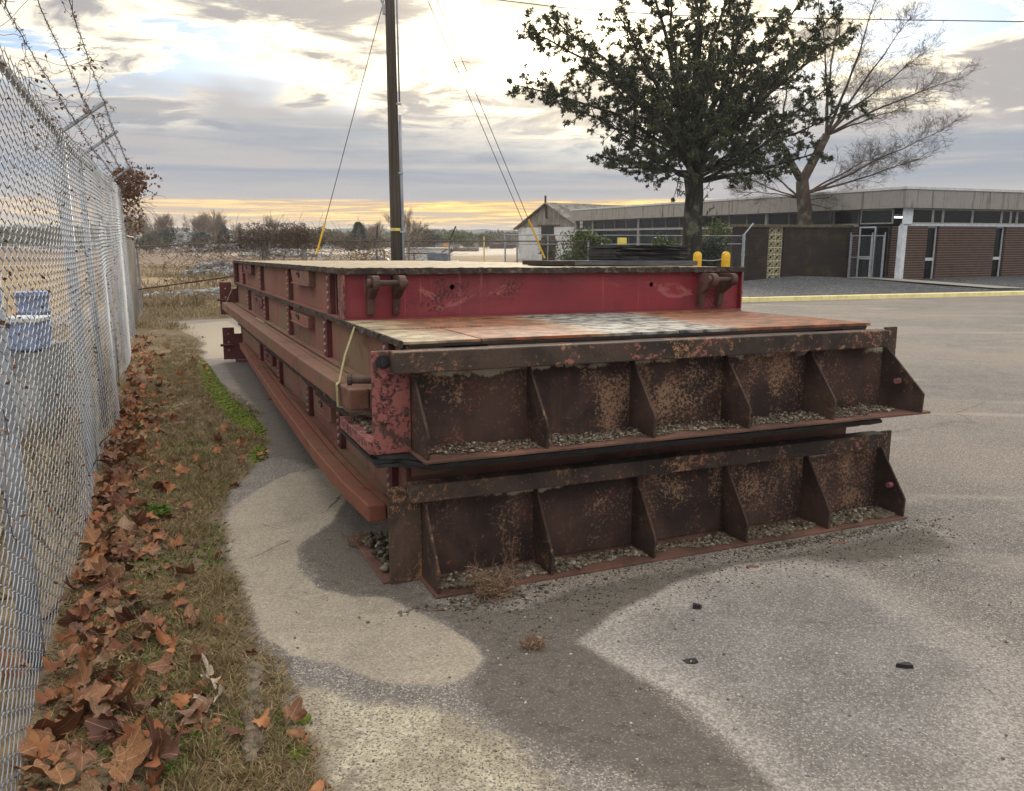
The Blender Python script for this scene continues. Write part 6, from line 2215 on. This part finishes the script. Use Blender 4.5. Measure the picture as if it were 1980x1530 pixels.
rr = random.Random(99)
stone_mat('pebble_mix', [C(80, 74, 68), C(170, 162, 150), C(206, 200, 190), C(120, 104, 92)])
LEAF = []
for i in range(14):
    vs, fs = leaf_shape(rr)
    me = bpy.data.meshes.new('leaf'); me.from_pydata(vs, [], fs); me.update(); me.materials.append(MAT['dead_leaf'])
    me.polygons.foreach_set('use_smooth', [True] * len(me.polygons))
    LEAF.append(me)


def put_leaf(x, y, s, tilt=.35, lift=0.0):
    o = bpy.data.objects.new('fallen_leaf', rr.choice(LEAF)); COL.objects.link(o)
    o.location = (x, y, ground_h(x, y) + .004 + lift); o.scale = (s, s, s * rr.uniform(.7, 1.1))
    o.rotation_euler = (rr.gauss(0, tilt), rr.gauss(0, tilt), rr.uniform(0, 6.28))
    tag(o, 'dry brown lobed leaf lying in the drift along the foot of the tall fence', 'leaf', 'fallen leaves along the tall fence')
    return o


cnt = 0
# the drift against the fence
while cnt < 245:
    s = rr.betavariate(1.0, 2.3) * 11.0 - .95
    o_ = .06 + rr.betavariate(1.0, 2.6) * (.52 if s > 1.5 else .62)
    p = FP + FD * s + FN * o_
    if sample(verge, p.x, p.y) < .02:
        continue
    put_leaf(p.x, p.y, rr.uniform(.075, .14), .65, rr.uniform(0, .04) * (1.6 - o_)); cnt += 1
# and the ones scattered over the verge
for (px, py, s) in [(375, 1130, .13), (300, 870, .14), (330, 830, .13), (290, 850, .14), (240, 890, .16), (215, 925, .18), (420, 860, .10), (440, 870, .10), (470, 880, .13), (490, 890, .1), (180, 1160, .17), (195, 1140, .16), (330, 770, .12), (400, 790, .1), (300, 960, .15), (330, 990, .12), (250, 1045, .16), (265, 1080, .15), (160, 1010, .17), (225, 1300, .17), (130, 1250, .17), (160, 1350, .17), (60, 1440, .18), (105, 1500, .19), (205, 1500, .18), (260, 1440, .17), (300, 1480, .15), (180, 1400, .17), (235, 1390, .16), (120, 1440, .19), (420, 1400, .16), (400, 1385, .13), (350, 1300, .12), (330, 1240, .11), (285, 1395, .13), (555, 1410, .09), (600, 1420, .1), (70, 1290, .18), (110, 1200, .18), (190, 1270, .15), (315, 1500, .16), (345, 1430, .12), (480, 1440, .10)]:
    p = on_ground(px, py)
    o = put_leaf(p.x, p.y, s, .5, .008)
    o['label'] = 'dry brown lobed leaf lying apart from the drift on the thin turf of the verge'; o['group'] = 'leaves scattered over the verge'

# the small far ones and those under the drift, past counting
LV = [np.array([tuple(v.co) for v in me.vertices]) for me in LEAF]
LFt = [np.array([tuple(p.vertices) for p in me.polygons if len(p.vertices) == 3]) for me in LEAF]
LFq = [np.array([tuple(p.vertices) for p in me.polygons if len(p.vertices) == 4]) for me in LEAF]
LF = [np.concatenate([t, q[:, [0, 1, 2]], q[:, [0, 2, 3]]]) for t, q in zip(LFt, LFq)]
Vs, Fs, o_i = [], [], 0
for _ in range(760):
    s = rr.betavariate(1.0, 1.5) * 16.0 - .95; o_ = .05 + rr.betavariate(1.0, 2.6) * .6 + (rr.uniform(0, 1.7) if rr.random() < .2 else 0)
    p = FP + FD * s + FN * o_
    if sample(verge, p.x, p.y) < .02:
        continue
    k = rr.randrange(len(LEAF)); M3 = (Matrix.Rotation(rr.uniform(0, 6.28), 3, 'Z') @ Matrix.Rotation(rr.gauss(0, .5), 3, 'X') @ Matrix.Rotation(rr.gauss(0, .5), 3, 'Y'))
    Vs.append((LV[k] @ np.array(M3).T) * rr.uniform(.045, .12) + np.array([p.x, p.y, ground_h(p.x, p.y) + .002])); Fs.append(LF[k] + o_i); o_i += len(LV[k])
m, T = new_mat('old_leaf')
n = T.noise(T.coord('Object'), 6, 6, .6)
T.principled(T.ramp(n, [(.3, C(92, 54, 42)), (.5, C(142, 90, 60)), (.7, C(170, 120, 80))]), .7, None, 0, .3)
MAT['old_leaf'] = m
tag(np_mesh('fallen_leaves', np.concatenate(Vs), np.concatenate(Fs), MAT['old_leaf'], None, True), 'layer of smaller dead leaves under and between the drift by the tall fence', 'leaves', kind='stuff')

# crumbs of leaf, twig and straw
rg = np.random.default_rng(15)
P_, S_ = [], []
while len(P_) < 6500:
    s = rg.beta(1, 2.2) * 14 - 1; o_ = rg.beta(1.1, 1.2) * 2.6
    p = FP + FD * s + FN * o_
    q = sample(verge, p.x, p.y)
    if q < .0 or (q < .12 and rg.random() < .75):
        continue
    P_.append((p.x, p.y, ground_h(p.x, p.y) + .003)); S_.append(rg.uniform(.008, .034))
tag(stones('leaf_litter', P_, S_, 'litter_bits', flat=.28, seed=31), 'crumbled leaves and bits of bark covering the verge', 'litter', kind='stuff')
P_, D_ = [], []
while len(P_) < 60000:
    s = rg.beta(1, 1.9) * 17 - 1; o_ = rg.beta(1.1, 1.1) * 2.8
    p = FP + FD * s + FN * o_
    if sample(verge, p.x, p.y) < .02 or sample(moss, p.x, p.y) > -.02 or vnoise(np.array([p.x * 2.2]), np.array([p.y * 2.2]), 8)[0] < rg.uniform(.25, .62):
        continue
    P_.append((p.x, p.y, ground_h(p.x, p.y) - .004)); a = rg.uniform(0, 6.28); D_.append((math.cos(a), math.sin(a), rg.uniform(.05, .9)))
tag(leaves('straw_grass', P_, D_, .055, .0027, 'straw', None, 14), 'thin straw-coloured grass on the verge', 'grass', kind='stuff')
P_, D_ = [], []
while len(P_) < 4500:
    s = rg.beta(1, 1.9) * 16 - 1; o_ = .2 + rg.beta(1.2, 1.2) * 2.3
    p = FP + FD * s + FN * o_
    if sample(verge, p.x, p.y) < .04 or vnoise(np.array([p.x * 3.2 + 9]), np.array([p.y * 3.2]), 18)[0] < .62:
        continue
    P_.append((p.x, p.y, ground_h(p.x, p.y) - .002)); a = rg.uniform(0, 6.28); D_.append((math.cos(a), math.sin(a), rg.uniform(.3, 1.4)))
tag(leaves('green_shoots', P_, D_, .030, .011, 'green_weed', None, 15), 'small green weeds sprouting through the verge', 'weeds', kind='stuff')
# drier tufts standing out of the turf
P_, D_ = [], []
while len(P_) < 9000:
    s = rg.beta(1, 1.7) * 15 - 1; o_ = .25 + rg.beta(1.3, 1.3) * 2.2
    p = FP + FD * s + FN * o_
    if sample(verge, p.x, p.y) < .10 or sample(moss, p.x, p.y) > -.06:
        continue
    hh = rg.uniform(.5, 1.5)
    for _ in range(rg.integers(14, 36)):
        x, y = p.x + rg.normal(0, .022), p.y + rg.normal(0, .022)
        P_.append((x, y, ground_h(x, y) - .004)); D_.append((rg.normal(0, .6), rg.normal(0, .6), hh))
tag(leaves('straw_tufts', P_, D_, .072, .003, 'straw', None, 24), 'dry straw tufts standing out of the verge', 'grass', kind='stuff')
# grass at the far end of the verge
P_ = []
for _ in range(5000):
    px, py = rg.uniform(256, 470), rg.uniform(588, 640); p = on_ground(px, py)
    if max(sample(grass_far, p.x, p.y), sample(verge, p.x, p.y)) > 0:
        P_.append((p.x, p.y, ground_h(p.x, p.y)))
tag(leaves('end_grass', P_, rg.normal(size=(len(P_), 3)) * .5 + np.array([0, 0, .8]), .13, .012, 'straw', None, 16), 'straw and green grass patch at the far end of the verge', 'grass', kind='stuff')
# moss cushions
P_ = []
X_ = GX[(moss > .012) & near]; Y_ = GY[(moss > .012) & near]; Z_ = GZ[(moss > .012) & near]
for k in range(5):
    P_.append(np.stack([X_ + rg.uniform(-.02, .02, len(X_)), Y_ + rg.uniform(-.02, .02, len(X_)), Z_ + .002], -1))
P_ = np.concatenate(P_)
tag(stones('moss', P_, rg.uniform(.012, .034, len(P_)), 'moss', flat=.5, seed=17), 'bright green moss strip along the concrete edge', 'moss', kind='stuff')
for i, (px, py) in enumerate([(1098 * 700 / 1980, 1000 + 1310 * .3535), (560, 1377), (585, 1392), (575, 1458)]):
    if i == 0:
        continue
    p = on_ground(px, py); r_ = .013
    pts = [(p.x + rg.normal(0, r_), p.y + rg.normal(0, r_), ground_h(p.x, p.y) + .004) for _ in range(90)]
    pts[0:0] = []
    o = stones('moss_cushion', pts, rg.uniform(.010, .022, 90), 'moss', flat=.8, seed=60 + i)
    tag(o, ['', 'small moss cushion on the gritty concrete, farthest of three', 'small moss cushion in the middle of three on the gritty concrete', 'small moss cushion on the gritty concrete, nearest the bark'][i], 'moss')


def weed(name, label, px, py, n, L, w, mat, spread, up, cat='weed', seed=1, y_off=0):
    rg = np.random.default_rng(seed); rr = random.Random(seed)
    p = on_ground(px, py); z = ground_h(p.x, p.y)
    r = empty(name, (p.x, p.y, z)); tag(r, label, cat)
    P, D = [], []
    b = MB()
    for _ in range(max(6, n // 9)):
        a = rr.uniform(0, 6.28); d = Vector((math.cos(a) * spread, math.sin(a) * spread, up * rr.uniform(.4, 1.2)))
        pts, rd = limb(rr, (rr.gauss(0, .02), rr.gauss(0, .02), 0), d, .0022, .001, 4, .25)
        b.tube(pts, rd, 3, cap=False)
        for _ in range(9):
            t = rr.uniform(.2, 1); q = pts[min(int(t * 4), 3)]
            P.append(tuple(q)); D.append((rr.gauss(0, 1), rr.gauss(0, 1), rr.gauss(.2, .6)))
    leaves('foliage', P, D, L, w, mat, r, seed); b.build('stem', MAT['dead_stem' if 'dry' in name else 'straw'], r)['kind'] = 'stuff'
    return r


weed('dry_weed', 'tangle of dry tan weed growing at the foot of the lowest platform end', 960, 1150, 520, .06, .003, 'dead_stem', .15, .13, seed=2)
weed('dry_weed', 'thin upright dry stalk in front of the second gusset bay', 985, 1110, 60, .03, .003, 'litter_bits', .03, .26, seed=3)
weed('dry_weed', 'small dry yellowish weed on the damp concrete in front of the tangle', 1030, 1252, 200, .03, .004, 'dead_stem', .06, .05, seed=4)
weed('dry_weed', 'wispy weed beside the lower rail end near the pebbles', 690, 1055, 160, .03, .003, 'dead_stem', .09, .10, seed=5)
weed('green_weed', 'bright green leafy weed in the middle of the leaf drift', 300, 1005, 300, .045, .028, 'green_weed', .07, .07, seed=6)
weed('green_weed', 'small green weed by the drift, far up the verge', 262, 835, 90, .05, .03, 'green_weed', .05, .05, seed=7)
weed('green_weed', 'low green sprig near the bottom of the verge, left of the bark', 345, 1500, 110, .022, .014, 'green_weed', .04, .03, seed=8)
weed('green_weed', 'pale green sprig on bare earth left of the bark strip', 368, 1440, 70, .018, .012, 'green_weed', .03, .02, seed=9)
weed('green_weed', 'yellow-green spiky weed among leaves next to the fence post', 220, 1300, 260, .022, .010, 'straw', .10, .06, seed=10)

# strip of bark on the verge
pts = [on_ground(*q) for q in ((490, 1290), (492, 1340), (482, 1390), (488, 1440), (484, 1490))]
b = MB(); rb = random.Random(4)
for i in range(len(pts) * 5 - 4):
    t = i / 5; j = min(int(t), len(pts) - 2); q = pts[j].lerp(pts[j + 1], t - j); zq = ground_h(q.x, q.y)
    for k in range(7):
        a = math.pi * k / 6; w = .03 + .012 * math.sin(i * .9) + rb.uniform(-.012, .014)
        b.v.append((q.x + math.cos(a) * w + rb.uniform(-.006, .006), q.y + rb.uniform(-.006, .006), zq + .004 + math.sin(a) * .018 + rb.uniform(-.007, .007)))
    if i:
        o_i = 7 * (i - 1)
        b.f += [(o_i + k, o_i + k + 1, o_i + 8 + k, o_i + 7 + k) for k in range(6)]
tag(b.build('bark_strip', MAT['loose_bark']), 'long weathered strip of bark lying on the edge of the verge', 'bark')
simple('pale_dry_leaf', C(196, 184, 164), C(150, 132, 112), 20, .7, .2)
for i, (px, py, s) in enumerate([(405, 1340, .10), (425, 1350, .09), (445, 1365, .08), (395, 1360, .08)]):
    p = on_ground(px, py); o = bpy.data.objects.new('curled_leaf', LEAF[i].copy()); COL.objects.link(o); o.data.materials[0] = MAT['pale_dry_leaf']
    o.location = (p.x, p.y, ground_h(p.x, p.y) + .01); o.scale = (s * .55, s, s * 1.6); o.rotation_euler = (.3, .4 * (i - 1), i * 1.3)
    tag(o, ['leftmost but one', 'middle', 'rightmost', 'leftmost'][i] + ' pale grey curled leaf in the small heap left of the bark strip', 'leaf', 'pale curled leaves by the bark')


def chip(name, px, py, poly, h, label, mat='black_rubber', tilt=0.1):
    p = on_ground(px, py); b = MB(); n = len(poly); rb = random.Random(px)
    vs = [(x, y, 0) for x, y in poly] + [(x * .93, y * .93, h * rb.uniform(.6, 1.2)) for x, y in poly]
    b.add(vs, [tuple(range(n))[::-1], tuple(range(n, 2 * n))] + [(i, (i + 1) % n, n + (i + 1) % n, n + i) for i in range(n)])
    o = b.build(name, MAT[mat]); o.location = (p.x, p.y, ground_h(p.x, p.y) - .001); o.rotation_euler = (tilt, -tilt * .5, 0)
    tag(o, label, 'debris')


chip('rubber_scrap', 1347, 1176, [(-.022, -.012), (.014, -.018), (.026, .004), (.006, .02), (-.016, .014)], .022, 'crumpled black rubber scrap nearest the platform end on the pale asphalt')
chip('rubber_scrap', 1336, 1281, [(-.032, .012), (-.02, -.014), (.012, -.018), (.03, -.004), (.026, .02), (-.006, .022)], .008, 'flat black rubber scrap in the middle of the pale asphalt')
chip('rubber_scrap', 1748, 1290, [(-.036, -.002), (.0, -.016), (.032, -.014), (.034, .016), (.008, .012)], .018, 'pointed black rubber scrap farthest right on the asphalt')
chip('rust_flake', 1625, 1050, [(-.06, -.012), (.02, -.02), (.05, .006), (-.02, .02)], .004, 'brown rust flake on the ground by the last gusset', 'rusty_shelf', .02)
chip('rust_flake', 1455, 1096, [(-.04, -.012), (.03, -.016), (.04, .012), (-.03, .016)], .004, 'brown rust flake below the fourth gusset', 'rusty_shelf', .02)

# grit strewn over the paving
P_, S_ = [], []
for _ in range(1500):
    k = rg.random()
    if k < .55:
        u, v = rg.uniform(-.05, 3.0), -.02 - abs(rg.normal(0, .2)); p = sf(u, v, 0)
    else:
        p = Vector((rg.uniform(-.9, 3.2), rg.uniform(1.9, 5.5), 0))
    if sample(verge, p.x, p.y) > 0:
        continue
    P_.append((p.x, p.y, ground_h(p.x, p.y) + .001)); S_.append(rg.uniform(.002, .007) * (2.2 if rg.random() < .04 else 1))
tag(stones('grit', P_, S_, 'pale_gravel', seed=71), 'loose pale grit scattered over the paving in front of the stack', 'grit', kind='stuff')
P_, S_ = [], []
for _ in range(1400):
    u, v = rg.uniform(.0, 3.0), -.01 - abs(rg.normal(0, .22)); p = sf(u, v, 0)
    P_.append((p.x, p.y, ground_h(p.x, p.y) + .001)); S_.append(rg.uniform(.004, .014))
tag(stones('dark_chips', P_, S_, 'dark_chips', seed=72, flat=.5), 'dark rust and rubber crumbs in front of the lowest platform', 'grit', kind='stuff')
P_ = [tuple(sf(2.3 + rg.normal(0, .35), -.05 - abs(rg.normal(0, .04)), .004)) for _ in range(240)] + [tuple(sf(.2 + rg.normal(0, .2), -.06 - abs(rg.normal(0, .05)), .004)) for _ in range(160)]
tag(stones('gravel', P_, rg.uniform(.008, .024, 400), 'pale_gravel', seed=73), 'pale gravel spilled in front of the lowest shelf', 'gravel', kind='stuff')

P_ = []
while len(P_) < 300:
    p = on_ground(rg.uniform(560, 1960), rg.uniform(1060, 1520))
    if sample(verge, p.x, p.y) < -.02 and not (0 < (p - SORG).dot(E1) < 3.2 and (p - SORG).dot(E2) > 0):
        P_.append((p.x, p.y, ground_h(p.x, p.y) + .002))
tag(stones('loose_stones', P_, rg.uniform(.006, .015, len(P_)), 'pebble_mix', seed=81), 'single small stones lying about on the paving', 'stones', kind='stuff')

# ------------------------------------------------------------------ rubbish seen through the near fence
def behind(px, py, y):
    p = at(px, py, y); return p


p = behind(70, 640, 8.0); r = empty('plastic_tub', (p.x, p.y, gz(p.x, p.y))); tag(r, 'blue plastic tub standing behind the near fence post', 'tub')
top = at(70, 560, 8.0).z - gz(p.x, p.y)
b = MB(); b.tube([(0, 0, top - .52)] + [(0, 0, top - .52 + .46 * k / 12) for k in range(1, 13)], [.12] + [.14 + (.012 if k % 4 == 0 else 0) for k in range(1, 13)], 20); b.build('body', MAT['blue_plastic'], r)
b = MB(); b.tube([(0, 0, top - .058), (0, 0, top - .02)], [.162, .162], 20); b.build('rim', MAT['blue_plastic'], r)
b = MB(); b.box(-.2, .2, -.2, .2, 0, top - .53); b.build('stand', MAT['pale_plastic'], r)
p = behind(55, 660, 7.2); z0 = gz(p.x, p.y); r = empty('plastic_crate', (p.x, p.y, z0)); tag(r, 'pale blue plastic crate below the blue tub behind the near fence', 'crate')
top = at(55, 612, 7.2).z - z0
b = MB(); b.box(-.14, .14, -.12, .12, top - .3, top - .01); b.build('body', MAT['blue_plastic'], r, bevel=.02)
b = MB(); b.box(-.155, .155, -.135, .135, top - .05, top); b.build('rim', MAT['white_trim'], r, bevel=.01)
b = MB(); b.box(-.12, .12, -.1, .1, 0, top - .31); b.build('stand', MAT['pale_plastic'], r)
pts = []
rg = np.random.default_rng(91)
for _ in range(3500):
    s = rg.uniform(-1, 12); o_ = -rg.uniform(.06, 2.6); p = FP + FD * s + FN * o_
    pts.append((p.x, p.y, gz(p.x, p.y)))
tag(leaves('rough_grass', pts, rg.normal(size=(3500, 3)) * .4 + np.array([0, 0, 1]), .3, .014, 'straw', None, 19), 'rough straw grass beyond the tall fence', 'grass', kind='stuff')
for i, (s, o_, sz) in enumerate([(2.2, -2.6, 1.0), (5.5, -4.0, 1.2), (9.5, -3.2, 1.1), (14, -6, 1.5)]):
    p = FP + FD * s + FN * o_
    shrub('scrub_bush', ['brown scrub bush behind the near fence post', 'brown scrub bush behind the second fence bay', 'brown scrub bush behind the middle of the tall fence', 'larger brown scrub bush behind the far end of the tall fence'][i], (p.x, p.y), 900, (.8 * sz, .7 * sz, .55 * sz), .08, 'scrub_leaf', 'bush', None, 8, 130 + i)

# ------------------------------------------------------------------ air
HAZE = 0.0007
if HAZE:
    m = bpy.data.materials.new('haze'); m.use_nodes = True; nt = m.node_tree; nt.nodes.clear()
    pv = nt.nodes.new('ShaderNodeVolumePrincipled'); pv.inputs['Density'].default_value = HAZE; pv.inputs['Color'].default_value = (.82, .88, .96, 1)
    ou = nt.nodes.new('ShaderNodeOutputMaterial'); nt.links.new(pv.outputs[0], ou.inputs['Volume'])
    b = MB(); b.box(-1000, 800, -60, 1100, -2.5, 14); o = b.build('haze', m); tag(o, 'thin pale haze over the far field', 'haze', kind='stuff')
